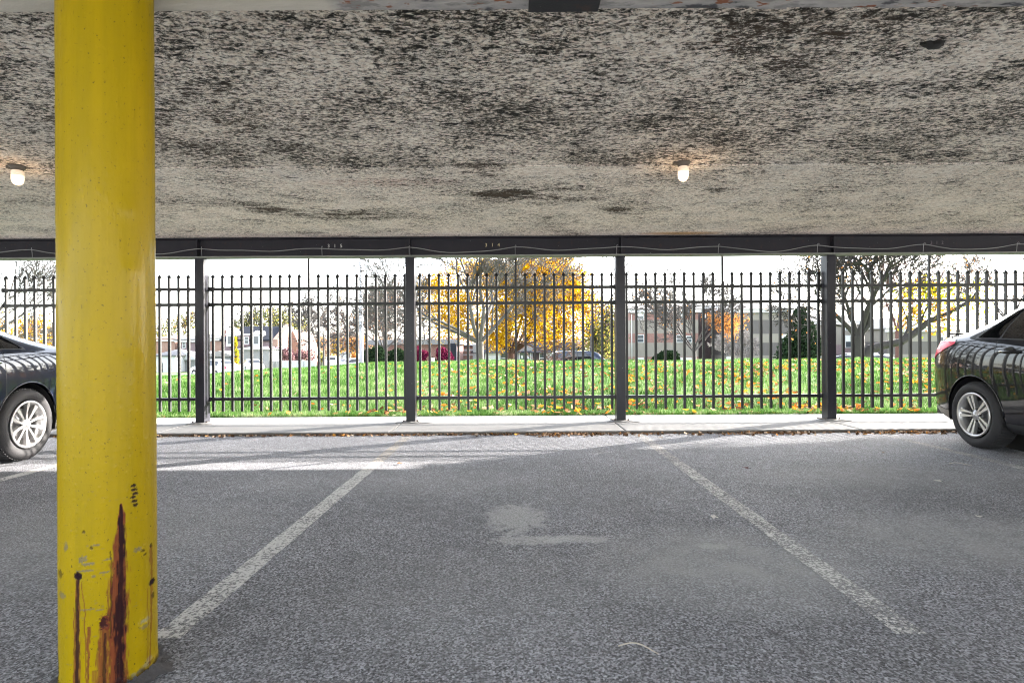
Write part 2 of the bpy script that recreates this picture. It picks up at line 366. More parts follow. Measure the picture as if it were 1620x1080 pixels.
# ------------------------------------------------------------------ terrain
_py = [7.8, 8.3, 9, 10, 11.5, 13, 15, 17, 19, 23, 28, 50, 100, 300, 1500]
_pz = [.015, .05, .15, .26, .38, .455, .50, .49, .38, -.35, -1.45, -1.55, -2.7, -3.5, -6]
def ground(x, y):
    x = np.asarray(x, float); y = np.asarray(y, float)
    h = np.interp(y, _py, _pz)
    m = np.interp(x, [-11, -8.7, -6.4, -4, -2.5], [.18, .32, .72, .92, 1.0])
    h = np.where(h > 0, h * m, h)
    bumps = .022 * np.sin(x * 1.7 + y * .9) + .014 * np.sin(x * 3.9 - y * 2.3) + .01 * np.sin(x * .6 + 2)
    h = h + bumps * np.clip((y - 8.3) / 2, 0, 1) * np.clip((26 - y) / 6, 0, 1)
    return np.where(y < 7.8, -.03, h)
def gz(x, y): return float(ground(x, y))
xs = np.unique(np.concatenate([np.linspace(-16, 16, 129), np.linspace(-60, 60, 61), np.linspace(-900, 900, 37)]))
ys = np.unique(np.concatenate([[-60, -20, 0, 4, 7.79], np.linspace(7.8, 20, 62), np.linspace(20, 60, 41), [70, 80, 100, 150, 300, 600, 1500]]))
X, Y = np.meshgrid(xs, ys); Z = ground(X, Y)
V = np.stack([X.ravel(), Y.ravel(), Z.ravel()], 1); nx = len(xs)
ii, jj = np.meshgrid(np.arange(len(xs) - 1), np.arange(len(ys) - 1)); a = (jj * nx + ii).ravel()
F = np.stack([a, a + 1, a + 1 + nx, a + nx], 1)
t = NT('lawn_soil'); p = t.pos(); n1 = t.noise(p, .6, 6); n2 = t.noise(p, 14, 5, .7)
c = t.mix(n2, (.05, .10, .02), (.12, .20, .04)); c = t.mix(t.ramp(n1, [(.5, 0), (.7, .4)]), c, (.16, .13, .06))
M['lawn'] = t.fin(c, .95)
tag(link('ground', mesh_np('ground', V, F), M['lawn'], smooth=True), kind='structure')

# lot, sidewalk, streets
def sheet(name, poly, z, mat, sub=0, kind='structure'):
    me = bpy.data.meshes.new(name); me.from_pydata([(x, y, z) for x, y in poly], [], [tuple(range(len(poly)))]); me.update()
    return tag(link(name, me, mat), kind=kind)
sheet('parking_lot', [(-40, 1.05), (40, 1.05), (40, 7.4), (-40, 7.4)], 0.0, M['asphalt'])
b = MB(); xk = np.arange(-41.284, 40, 2.66)
KY0, KY1, KZ = 6.40, 7.82, .034
for i in range(len(xk) - 1):
    b.bbox(xk[i] + .006, xk[i + 1] - .006, KY0, KY1, -.1, KZ, .008)
tag(b.build('sidewalk', M['concrete']), kind='structure')
b = MB(); b.box(-41, 40, KY0 - .004, KY0 + .03, -.05, KZ - .012)
tag(b.build('kerb', M['kerb_dirty']), kind='structure')
# unseen pale concrete added to brighten the ceiling; cross street beyond the berm
sheet('bounce_apron', [(-60, -60), (60, -60), (60, 1.05), (-60, 1.05)], -.004, M['bounce_apron'])
def strip(name, pts_l, pts_r, dz, mat):
    V = []; F = []
    for k in range(len(pts_l)):
        for q in range(9):
            f = q / 8; x = pts_l[k][0] * (1 - f) + pts_r[k][0] * f; y = pts_l[k][1] * (1 - f) + pts_r[k][1] * f
            V.append((x, y, gz(x, y) + dz))
    for k in range(len(pts_l) - 1):
        for q in range(8):
            a = k * 9 + q; F.append((a, a + 1, a + 10, a + 9))
    tag(link(name, mesh_np(name, V, F), mat), kind='structure')
xs_ = list(np.linspace(-90, 90, 61))
strip('street', [(x, 34.0) for x in xs_], [(x, 50.5) for x in xs_], .03, M['street'])
strip('pavement', [(x, 50.6) for x in xs_], [(x, 52.4) for x in xs_], .12, M['concrete'])
ys_ = list(np.linspace(50.4, 260, 60))
strip('side_street', [(-10.5 - (y - 50) * .285, y) for y in ys_], [(-17.5 - (y - 50) * .30, y) for y in ys_], .05, M['street'])

# painted stall lines
def stall_line(x0, x1, y0, y1):
    n = 40; V = []; rng = random.Random(int(x0 * 100))
    for i in range(n + 1):
        y = y0 + (y1 - y0) * i / n; w_ = .052 + rng.uniform(-.003, .003); xc = x0 + (x1 - x0) * i / n
        V += [(xc - w_, y, .004), (xc + w_, y, .004)]
    F = [(2 * i, 2 * i + 1, 2 * i + 3, 2 * i + 2) for i in range(n)]
    me = mesh_np('painted_line', V, F); tag(link('painted_line', me, M['line']), kind='structure')
stall_line(-1.195, -1.155, 1.95, 6.33); stall_line(1.365, 1.405, 1.95, 6.33)
stall_line(4.03, 4.06, 1.95, 6.33); stall_line(-3.90, -3.87, 1.95, 6.33)

# ------------------------------------------------------------------ roof, beams, columns
CEIL = 2.37
V = []; 
b = MB(); b.box(-16, 16, -2.4, 4.34, CEIL, CEIL + .30); b.box(-16, 16, 4.345, 7.42, CEIL - .006, CEIL + .30)
tag(b.build('ceiling', M['ceiling']), kind='structure')

def ibeam(name, x0, x1, yc, zb, zt, mats, hw=.085, tf=.014, tw=.012):
    b = MB()
    b.box(x0, x1, yc - hw, yc + hw, zb, zb + tf, 1); b.box(x0, x1, yc - hw, yc + hw, zt - tf, zt, 0)
    b.box(x0, x1, yc - tw / 2, yc + tw / 2, zb + tf, zt - tf, 0)
    return b.build(name, mats)
BZ = 2.118; BY = 7.19
beamL = ibeam('steel_beam', -16, 1.368, BY, BZ, CEIL - .008, [M['beam'], M['flange']])
beamR = ibeam('steel_beam', 1.3686, 16, BY, BZ, CEIL - .008, [M['beam'], M['flange']])
tag(beamL, 'long dark steel beam over the fence carrying stall numbers 315 and 314', 'beam', 'steel beams under the ceiling')
tag(beamR, 'dark steel beam over the fence from the joint above the third column rightwards, numbered 312', 'beam', 'steel beams under the ceiling')
# the near beam right above the yellow column
b = MB(); b.box(-16, 16, 1.60, 1.872, 2.105, 2.122, 0); b.box(-16, 16, 1.73, 1.745, 2.122, CEIL - .004, 0); b.box(-16, 16, 1.62, 1.86, CEIL - .018, CEIL - .003, 0)
rng = random.Random(4)
x = -.55
for k in range(22):      # loose scales of paint hanging below the flange edge
    wd = rng.uniform(.04, .16); 
    if rng.random() < .6: b.bbox(x, x + wd, 1.868, 1.868 + rng.uniform(.006, .016), 2.106, 2.122 + rng.uniform(0, .004), .002)
    x += wd + rng.uniform(.02, .12)
b.bbox(.06, .29, 1.80, 1.880, 2.0985, 2.1035, .001, 1)
nb = b.build('steel_beam', [M['peeling'], M['beam']])
tag(nb, 'near steel beam with peeling grey paint crossing above the yellow column', 'beam', 'steel beams under the ceiling')

def number(txt, x, parent, mat, size=.062, gap=.040, dropx=0):
    cu = bpy.data.curves.new('n', 'FONT'); cu.body = txt; cu.size = size; cu.extrude = .0008; cu.space_character = 1.5; cu.align_x = 'CENTER'
    o = bpy.data.objects.new('n', cu); C.objects.link(o); o.rotation_euler = (math.pi / 2, 0, 0)
    bpy.context.view_layer.update(); me = bpy.data.meshes.new_from_object(o.evaluated_get(bpy.context.evaluated_depsgraph_get()))
    bpy.data.objects.remove(o); o2 = link('stall_number', me, mat, parent); o2.location = (x, BY - .0105, 2.245); o2.rotation_euler = (math.pi / 2, 0, 0)
    tag(o2, 'stencilled number ' + txt.replace(' ', ''))
number('3 1 5', -2.228, beamL, M['stencil_white']); number('3 1 4', -.24, beamL, M['stencil'])
number('3 1 2', 5.37, beamR, simple('faded_number', (.16, .13, .15), .7, var=.5, scale=90), .055)
# stiffeners where the columns meet the beam
cols_x = [-6.604, -3.944, -1.284, 1.376, 4.036, 6.696, 9.356]
for parent, sel in ((beamL, cols_x[:3]), (beamR, cols_x[3:6])):
    for x in sel:
        b = MB(); b.box(x - .004, x + .012, BY - .075, BY - .008, BZ + .016, CEIL - .024); b.build('stiffener', M['beam'], parent)

collab = ['dark grey steel column outside the frame left of the fence', 'grey steel column just right of the yellow column, its right side sunlit',
          'grey steel column standing between stall numbers 315 and 314', 'grey steel column under the beam joint, right of stall number 314',
          'grey steel column nearest the dark sedan on the right, showing its broad left side', 'grey steel column hidden behind the dark sedan on the right', 'grey steel column outside the frame beyond the dark sedan']
def column_mesh():
    b = MB(); b.bbox(-.0575, .0575, -.0775, .0675, .012, BZ - KZ - .002, .006); return b
cproto = None
for i, x in enumerate(cols_x):
    if i == 0 or i == 6: continue
    if cproto is None:
        o = empty('steel_column', (x, 7.255, KZ))
        column_mesh().build('shaft', M['post'], o)
        b = MB(); b.bbox(-.105, .105, -.11, .10, .0, .014, .003)
        for sx in (-1, 1): b.tube([(sx * .085, -.085, .014), (sx * .085, -.085, .032)], .009, 6)
        b.build('base_plate', M['kerb_dirty'], o)
        cproto = o
    else:
        o = copy_tree(cproto); o.location = (x, 7.255, KZ)
    tag(o, collab[i], 'column', 'steel columns along the fence')
# spalled mortar around the column feet
mrng = np.random.default_rng(5)
for i, x in enumerate(cols_x[1:5]):
    bm = bmesh.new(); bmesh.ops.create_icosphere(bm, subdivisions=3, radius=1)
    for v in bm.verts:
        n_ = .12 * math.sin(v.co.x * 7 + i) + .1 * math.sin(v.co.y * 9 + 2 * i)
        v.co = Vector((v.co.x * (.17 + .03 * i % .05) * (1 + n_), v.co.y * .075 * (1 + n_), max(v.co.z, -.1) * .016 * (1 + n_)))
    me = bpy.data.meshes.new('mortar_patch'); bm.to_mesh(me); bm.free()
    o = link('mortar_patch', me, M['concrete'], smooth=True); o.location = (x + mrng.uniform(-.02, .04), 7.13, KZ)
    tag(o, 'crumbling mortar smear at the foot of the steel column ' + ['beside the yellow column', 'between numbers 315 and 314', 'under the beam joint', 'nearest the right sedan'][i], 'mortar', 'mortar patches at the column feet')

# cable looping along the beam on hooks
def cable_pts():
    hx = [P(px, 390, 7.0).x for px in (-700, -420, -180, 40, 170, 312, 505, 645, 815, 978, 1141, 1300, 1470, 1620, 1800, 2050, 2400)]
    pts = []; rr = random.Random(3)
    for i in range(len(hx) - 1):
        sag = rr.uniform(.03, .075); n = 14
        for k in range(n):
            f = k / n; x = hx[i] * (1 - f) + hx[i + 1] * f
            pts.append((x, BY - .102 - .01 * math.sin(f * 3.1), 2.222 - sag * math.sin(math.pi * f) ** 1.3 + .006 * math.sin(x * 9)))
    return hx, pts
hx, cp = cable_pts()
b = MB(); b.tube(cp, .0055, 6); cable = b.build('cable', M['cable'])
tag(cable, 'thin grey cable drooping in shallow loops along the dark beam', 'cable')
for x in hx[3:14]:
    b = MB(); b.tube([(x, BY - .086, 2.135), (x, BY - .094, 2.21), (x, BY - .098, 2.24), (x + .008, BY - .108, 2.246), (x + .012, BY - .112, 2.232)], .0028, 5)
    b.build('hook', M['zinc'], cable)

# ------------------------------------------------------------------ fence panels
FY = 7.32; PITCH = .1233
def picket_mesh(top):
    b = MB(); h = .0127
    b.box(-h, h, -h, h, .172, top, 0)
    return b
pk = MB(); pk.box(-.0142, .0142, -.0142, .0142, .172, 1.885)
# pressed spear tip: collar, flared diamond, point
tipv = [(-.013, -.013, 1.885), (.013, -.013, 1.885), (.013, .013, 1.885), (-.013, .013, 1.885), (-.027, -.011, 1.898), (.027, -.011, 1.898), (.027, .011, 1.898), (-.027, .011, 1.898), (0, -.002, 1.935), (0, .002, 1.935)]
pk.add(tipv, [(0, 1, 5, 4), (1, 2, 6, 5), (2, 3, 7, 6), (3, 0, 4, 7), (4, 5, 8), (5, 6, 9, 8), (6, 7, 9), (7, 4, 8, 9)])
panlab = ['black spear-topped fence panel behind the dark sedan left of the yellow column', 'black spear-topped fence panel partly hidden behind the yellow column',
          'black spear-topped fence panel below stall number 315 with the dark-roofed houses behind', 'black spear-topped fence panel below stall number 314 in front of the golden tree',
          'black spear-topped fence panel between the beam joint and the next column, apartment blocks behind', 'black spear-topped fence panel partly covered by the dark sedan on the right', 'black spear-topped fence panel outside the frame']
fproto = None
for i in range(-1, 6):
    xc = cols_x[0] + (i + .5) * 2.66 + .005
    if fproto is None:
        o = empty('fence_panel', (xc, FY, 0))
        b = MB()
        for (z, hh) in ((1.742, .019), (1.543, .019), (.331, .019)):
            b = MB(); b.box(-1.272, 1.272, -.019, .019, z - hh, z + hh); r = b.build('rail', M['fence'], o)
            for s in (-1, 1):
                bb = MB(); bb.bbox(min(s * 1.255, s * 1.279), max(s * 1.255, s * 1.279), -.026, .026, z - .027, z + .027, .003)
                bb.build('bracket', M['fence'], r)
        p0 = pk.build('picket', M['fence'], o); p0.location.x = -10 * PITCH
        for k in range(-9, 11):
            if k == 0: continue
            q = p0.copy(); C.objects.link(q); q.parent = o; q.location.x = k * PITCH
        b = MB(); b.box(-.0127, .0127, -.0127, .0127, .172, 2.345); b.box(-.03, .03, -.02, .02, 2.345, 2.351); b.build('tall_picket', M['fence'], o)
        fproto = o
    else:
        o = copy_tree(fproto); o.location = (xc, FY, 0)
    tag(o, panlab[i + 1], 'fence panel', 'fence panels between the steel columns')

# ------------------------------------------------------------------ yellow round column
YC = Vector((-1.233, 1.737)); YR = .124
def vnoise(u, v, seed=0):
    """smooth value noise on arrays"""
    r = np.random.default_rng(seed).random((256, 256))
    iu = np.floor(u).astype(int); iv = np.floor(v).astype(int); fu = u - iu; fv = v - iv
    fu = fu * fu * (3 - 2 * fu); fv = fv * fv * (3 - 2 * fv)
    g = lambda a, b_: r[a % 256, b_ % 256]
    return (g(iu, iv) * (1 - fu) + g(iu + 1, iv) * fu) * (1 - fv) + (g(iu, iv + 1) * (1 - fu) + g(iu + 1, iv + 1) * fu) * fv
def fb(u, v, seed=0, o=4):
    s = 0; a = .5; t_ = 0
    for k in range(o): s = s + a * vnoise(u * 2 ** k, v * 2 ** k, seed + k); t_ += a; a *= .5
    return s / t_
def col_hit(px, py):
    """photo pixel on the column -> (arc, z), both metres"""
    d = P(px, py, 1.0) - Vector((0, 0, CAMZ)); dx, dy = d.x, d.y
    A = dx * dx + dy * dy; B = -2 * (dx * YC.x + dy * YC.y); Cc = YC.x ** 2 + YC.y ** 2 - YR ** 2
    disc = max(B * B - 4 * A * Cc, 0); t_ = (-B - math.sqrt(disc)) / (2 * A)
    hx_, hy_ = dx * t_ - YC.x, dy * t_ - YC.y
    return math.atan2(hy_, hx_) * YR, CAMZ + d.z * t_
face = math.atan2(-YC.y, -YC.x)
ns = 480; zz = np.concatenate([np.arange(0, .95, .0028), np.arange(.95, 2.11, .008), [2.11]]); nz_ = len(zz)
th = np.linspace(0, 2 * math.pi, ns, endpoint=False) - math.pi
TH, ZZ = np.meshgrid(th, zz); S = TH * YR
rust = np.zeros_like(S); dark = np.zeros_like(S); pale = np.zeros_like(S); grime = np.zeros_like(S); disp = np.zeros_like(S)
wob = (fb(S * 90, ZZ * 60, 1) - .5); fine = fb(S * 400, ZZ * 250, 7, 3); streak = fb(S * 500, ZZ * 14, 11, 3)
def ell(px, py, rx, ry, arr, k=1.0, ragged=.5):
    s0, z0 = col_hit(px, py); s1, _ = col_hit(px + rx, py); _, z1 = col_hit(px, py + ry)
    q = np.sqrt(((S - s0) / (s1 - s0)) ** 2 + ((ZZ - z0) / (z1 - z0)) ** 2) + ragged * (fb(S * 260, ZZ * 260, 21) - .5) * 2
    np.maximum(arr, np.clip((1.15 - q) * 3, 0, 1) * k, out=arr); return s0, z0
def run(pts, arr, k=1.0, rag=.5, seed=30, tex=.4):
    """pts [(px, py, halfwidth px)] down a streak"""
    a = [(*col_hit(px, py), abs(col_hit(px + h, py)[0] - col_hit(px, py)[0])) for px, py, h in pts]
    a.sort(key=lambda q: q[1]); zs = [q[1] for q in a]
    sc = np.interp(ZZ, zs, [q[0] for q in a]); hw = np.interp(ZZ, zs, [q[2] for q in a])
    inside = (ZZ >= zs[0]) & (ZZ <= zs[-1])
    q = np.abs(S - sc + (fb(S * 0 + 3, ZZ * 45, seed) - .5) * .006) / np.maximum(hw, 1e-5) + rag * (fb(S * 300, ZZ * 40, seed + 1) - .5) * 2
    v = np.clip((1.1 - q) * 2.2, 0, 1) * inside * np.clip(1 - tex + 2 * tex * streak, 0, 1) * k
    np.maximum(arr, v, out=arr)
run([(191, 796, 1.5), (192, 815, 6), (190, 850, 9), (189, 900, 14), (187, 960, 17), (186, 1020, 16), (186, 1100, 17)], rust, 1.0, .5, 30, .15)
run([(191, 797, 2), (192, 820, 4), (192, 860, 7), (191, 930, 6), (190, 975, 10), (190, 1030, 7), (190, 1100, 8)], dark, .95, .7, 40, .35)
run([(176, 870, 1), (176, 940, 1.5), (175, 1010, 2)], dark, .6, .6, 44)
ell(166, 985, 9, 14, rust, 1, .6); ell(164, 984, 6, 9, dark, .8, .9)
run([(166, 985, 8), (164, 1030, 11), (163, 1100, 12)], rust, .9, .7, 46); run([(166, 1000, 2), (165, 1050, 3), (166, 1100, 3)], dark, .8, .6, 48)
ell(123, 911, 6.5, 6.5, dark, 1.0, .25); run([(123, 915, 3), (122, 960, 3), (122, 1100, 4)], dark, .85, .6, 50, .3)
run([(123, 917, 4), (122, 1000, 5), (122, 1100, 6)], rust, .8, .6, 51, .3)
run([(117, 960, .8), (118, 1000, 1.2), (117, 1090, 1.5)], rust, .8, .3, 52); run([(129, 920, .8), (134, 960, 1.0), (136, 1090, 1.3)], rust, .7, .3, 53)
run([(141, 990, 4), (140, 1020, 3), (139, 1100, 2)], rust, .9, .6, 54)
run([(150, 1060, 4), (152, 1100, 6)], rust, .6, .6, 55)
run([(239, 862, 2.5), (240, 930, 2), (238, 1000, 1.5), (237, 1050, 1.5)], rust, .7, .7, 56); run([(234, 930, .8), (233, 1045, 1)], rust, .5, .3, 57)
ell(241, 919, 4, 5, dark, 1, .5); ell(239, 862, 2, 3, dark, .8); ell(242, 940, 2, 5, dark, .7)
ell(89, 1060, 4, 30, dark, .8, .7); ell(86, 932, 2, 5, dark, .8); ell(95, 907, 4, 6, dark, .6, .7); ell(98, 941, 5, 5, grime, .6, .8)
for k in range(6): # dark scratch strokes
    ell(211 + (k % 3) * 1.6, 768 + k * 6, 4.5, 2.6, dark, .95, .5)
for (px, py, rx, ry) in [(133, 884, 6, 5), (128, 886, 4, 4), (140, 892, 12, 2), (148, 911, 4, 2), (165, 905, 7, 1.6), (172, 884, 7, 1.3), (135, 903, 14, 1.4), (150, 862, 10, 1.2), (135, 964, 14, 1.2), (158, 964, 8, 1.2), (104, 865, 3, 7), (218, 868, 5, 4)]:
    ell(px, py, rx, ry, grime, .65, .9)
for (px, py) in [(144, 866), (132, 841), (145, 867), (86, 868), (226, 870), (229, 876)]: ell(px, py, 2.2, 2.2, dark, .7, .6)
for (px, py, r_, a_) in [(228, 985, 9, .006), (226, 868, 7, .003), (200, 330, 8, .002), (205, 430, 10, .002), (200, 545, 12, .0025), (212, 130, 6, .002), (224, 900, 10, .0025), (225, 1020, 8, .003)]:
    s0, z0 = col_hit(px, py); rm = r_ * .0019 * 1.4
    disp += a_ * np.exp(-(((S - s0) ** 2 + (ZZ - z0) ** 2) / (rm * rm))) * (1 + 1.0 * (fb(S * 300, ZZ * 300, 60) - .5))
ell(228, 980, 7, 3, pale, .9, .8); ell(227, 990, 6, 4, grime, .5, .8)
# chips of bare metal near the foot
for (px, py) in [(232, 1050), (222, 1060), (211, 1068), (236, 1042), (228, 1066)]: ell(px, py, 5, 4, pale, .8, .9); ell(px + 3, py + 3, 4, 3, dark, .5, .9)
# pitted paint
pit = fb(S * 260 + 9, ZZ * 260, 70, 2)
dens_ = np.clip(.12 + .5 * np.exp(-((ZZ - .35) / .3) ** 2), 0, 1)
dark = np.maximum(dark, np.clip((pit - (.90 - .05 * dens_)) * 14, 0, 1) * .55)
lump = fb(S * 70, ZZ * 55, 80, 4); disp += .0005 * (lump - .5) + .0008 * np.clip(fb(S * 120, ZZ * 90, 85, 3) - .62, 0, 1) * 4
grime = np.maximum(grime, np.clip((fb(S * 60, ZZ * 200, 95, 3) - .78) * 5, 0, .4) * (ZZ < .6))
foot = np.clip((.035 + .02 * lump - ZZ) * 60, 0, 1); dark = np.maximum(dark, foot * .85); disp += foot * .003
disp -= .0012 * (dark > .5) * (ZZ < .8)
R_ = YR + disp
V = np.stack([R_ * np.cos(TH), R_ * np.sin(TH), ZZ], -1).reshape(-1, 3)
ii, jj = np.meshgrid(np.arange(ns), np.arange(nz_ - 1)); i2 = (ii + 1) % ns
F = np.stack([jj * ns + ii, jj * ns + i2, (jj + 1) * ns + i2, (jj + 1) * ns + ii], -1).reshape(-1, 4)
me = mesh_np('round_column', V, F)
for nm, ar in (('rust', rust), ('dark', dark), ('pale', pale), ('grime', grime)): fattr(me, nm, ar, 'POINT')
yc = link('round_column', me, M['yellow'], smooth=True); yc.location = (YC.x, YC.y, 0)
tag(yc, 'thick round yellow column with rust streaks running down its chipped foot', 'column')
# crumbly tar collar round its foot
rr = np.random.default_rng(8); nr = 10; na = 140
V = []; F = []
for j in range(nr):
    for i in range(na):
        a_ = 2 * math.pi * i / na; r_ = YR - .004 + j * .0042 + .006 * rr.random(); out = j / (nr - 1)
        ragg = .012 * math.sin(a_ * 5 + 1) + .010 * math.sin(a_ * 11) + .008 * math.sin(a_ * 23)
        V.append((math.cos(a_) * (r_ + out * ragg), math.sin(a_) * (r_ + out * ragg), .002 + (1 - out) ** 1.4 * .018 + .012 * rr.random() * (1 - out * .9)))
for j in range(nr - 1):
    for i in range(na):
        i2 = (i + 1) % na; F.append((j * na + i, j * na + i2, (j + 1) * na + i2, (j + 1) * na + i))
tc = link('tar_collar', mesh_np('tar_collar', V, F), simple('crumbled_tar', (.055, .052, .055), .85, scale=60, var=.7, bump=.8)); tc.location = (YC.x, YC.y, .003)
tag(tc, 'crumbly dark tar ring packed round the foot of the yellow column', 'tar')

# ------------------------------------------------------------------ ceiling lamps
def lamp(x, y, label):
    o = empty('ceiling_lamp', (x, y, CEIL), 0, label, 'lamp', 'glowing ceiling lamps')
    b = MB(); b.lathe([(0, 0), (.052, 0), (.052, -.012), (.040, -.026), (.036, -.036), (.0, -.036)], 24)
    b.bbox(-.075, -.045, -.02, .02, -.022, -.001, .004); b.build('base', M['lampbase'], o)
    g = MB(); g.lathe([(.034, -.036), (.040, -.045), (.041, -.074), (.0, -.074)], 24); g.build('glass_shade', M['lampglass'], o)
    g = MB(); g.lathe([(0, -.0745), (.0395, -.0745), (.0395, -.105), (.034, -.126), (.022, -.140), (.0, -.146)], 24); g.build('bulb', M['bulb'], o)
    pl = bpy.data.lights.new('lamp_light', 'POINT'); pl.energy = .2; pl.color = (1, .66, .36); pl.shadow_soft_size = .05
    lo = bpy.data.objects.new('lamp_light', pl); C.objects.link(lo); lo.parent = o; lo.location = (0, 0, -.16)
lamp(P(1081, 300, 4.28).x, 4.28, 'lit jelly-jar ceiling lamp right of the photo centre, over the empty stall')
lamp(P(28, 300, 4.28).x, 4.28, 'lit jelly-jar ceiling lamp left of the yellow column')
# lump standing in for a broken ceiling pit, the hole's darkness in its colour
bm = bmesh.new(); bmesh.ops.create_icosphere(bm, subdivisions=3, radius=1)
for v in bm.verts:
    k = 1 + .25 * math.sin(v.co.x * 5 + 1) + .2 * math.sin(v.co.y * 8)
    v.co = Vector((v.co.x * .048 * k, v.co.y * .03 * k, v.co.z * .022))
me = bpy.data.meshes.new('ceiling_pit'); bm.to_mesh(me); bm.free()
o = link('ceiling_pit', me, simple('dark_pit', (.035, .032, .03), .9, bump=.5), smooth=True); o.location = (P(1473, 68, 2.62).x, 2.60, CEIL - .004)
tag(o, 'small dark lump standing in for a broken pit in the ceiling near the upper right', 'ceiling pit')

# ------------------------------------------------------------------ litter and grass
rng = np.random.default_rng(12)
def blades(n, xr, yfun, hmin, hmax, wd, name, mat, curve=.5):
    y = yfun(n); x = rng.uniform(-1, 1, n) * xr(y); z = ground(x, y)
    den = fb(x * 1.3 + 50, y * 1.3 + 50, 3, 3) * .6 + fb(x * 8, y * 6, 13, 2) * .6 - .05; h = rng.uniform(hmin, hmax, n) * (.55 + .9 * den)
    a = rng.uniform(0, 2 * math.pi, n); lean = rng.uniform(0, curve, n) * h; w2 = wd * rng.uniform(.7, 1.4, n) * np.clip(y / 11, .7, 1.3)
    b_ = rng.uniform(0, 2 * math.pi, n)
    p0 = np.stack([x - np.cos(a) * w2, y - np.sin(a) * w2, z - .006], 1); p1 = np.stack([x + np.cos(a) * w2, y + np.sin(a) * w2, z - .006], 1)
    p2 = np.stack([x + np.cos(b_) * lean, y + np.sin(b_) * lean, z + h], 1)
    V = np.stack([p0, p1, p2], 1).reshape(-1, 3); F = np.arange(3 * n).reshape(-1, 3)
    me = mesh_np(name, V, F); col = np.clip(rng.normal(.45, .22, n) + (fb(x * .9, y * .9, 9) - .5) * .8 + (fb(x * 7, y * 5, 19) - .5) * 1.0, 0, 1)
    fattr(me, 'rnd', col); return tag(link(name, me, mat), kind='stuff')
def yf(n):
    u = rng.random(n); return 7.80 + (u ** 1.35) * 10.0
blades(330000, lambda y: np.where(y < 9, 8.6, y * .98), yf, .035, .085, .0045, 'grass', M['grass'])
# overhanging tuft edge along the sidewalk
def yf2(n): return 7.79 + rng.random(n) ** 2 * .18
blades(26000, lambda y: 8.6 + 0 * y, yf2, .03, .075, .004, 'grass_verge', M['grass'], 1.3)
def leaves(n, x, y, z, smin, smax, name, lift=.02, flat=.5):
    s = rng.uniform(smin, smax, n); a = rng.uniform(0, 2 * math.pi, n)
    nrm = np.stack([rng.normal(0, flat, n), rng.normal(0, flat, n), np.ones(n)], 1); nrm /= np.linalg.norm(nrm, axis=1)[:, None]
    u = np.stack([np.cos(a), np.sin(a), np.zeros(n)], 1); u -= nrm * (u * nrm).sum(1)[:, None]; u /= np.linalg.norm(u, axis=1)[:, None]
    v = np.cross(nrm, u); c = np.stack([x, y, z + lift], 1); s = s[:, None]
    curl = nrm * s * rng.uniform(.1, .5, n)[:, None]
    pts = [c - u * s, c - v * s * .55 - u * .2 * s + curl * .3, c + u * s * .1 - v * s * .7, c + u * s + curl, c + u * s * .15 + v * s * .7, c + v * s * .55 - u * .25 * s + curl * .5]
    V = np.stack(pts, 1).reshape(-1, 3); b_ = np.arange(n)[:, None] * 6
    F = np.concatenate([b_ + [0, 1, 2, 3], b_ + [0, 3, 4, 5]], 0)
    me = mesh_np(name, V, F); r = rng.random(n); fattr(me, 'rnd', np.concatenate([r, r])); return me
n = 11000; y = 7.85 + rng.random(n) ** 1.3 * 7.5; x = rng.uniform(-1, 1, n) * y * .98
cl_ = np.clip((fb(x * 1.6 + 9, y * 2.2, 44) - .47) * 7, 0, 1); keep = rng.random(n) < (.015 + np.clip((x + 3.5) / 5, .08, 1) * (.75 * cl_ + .05)); x, y = x[keep], y[keep]
me = leaves(len(x), x, y, ground(x, y), .028, .058, 'fallen_leaves', .05)
tag(link('fallen_leaves', me, M['litter']), kind='stuff')
# drift of dry leaves against the kerb and at the lawn edge
n = 4200; x = rng.uniform(-6.5, 6.8, n); y = 6.385 - np.abs(rng.normal(0, .055, n)) * np.where(x > .2, 1.5, .8)
keep = rng.random(n) < np.where(x > .2, .95, .45) * np.clip(fb(x * 1.4, x * 0, 66) * 1.8 - .35, .05, 1); x, y = x[keep], y[keep]
me = leaves(len(x), x, y, np.zeros(len(x)), .010, .030, 'leaf_drift', .008, .7); tag(link('leaf_drift', me, M['drift']), kind='stuff')
n = 900; x = rng.uniform(-6.5, 7, n); y = 7.83 + np.abs(rng.normal(0, .06, n)); keep = rng.random(n) < np.where(x > -1, .8, .45); x, y = x[keep], y[keep]
me = leaves(len(x), x, y, np.full(len(x), .03), .015, .035, 'verge_leaves', .012, .7); tag(link('verge_leaves', me, M['drift']), kind='stuff')
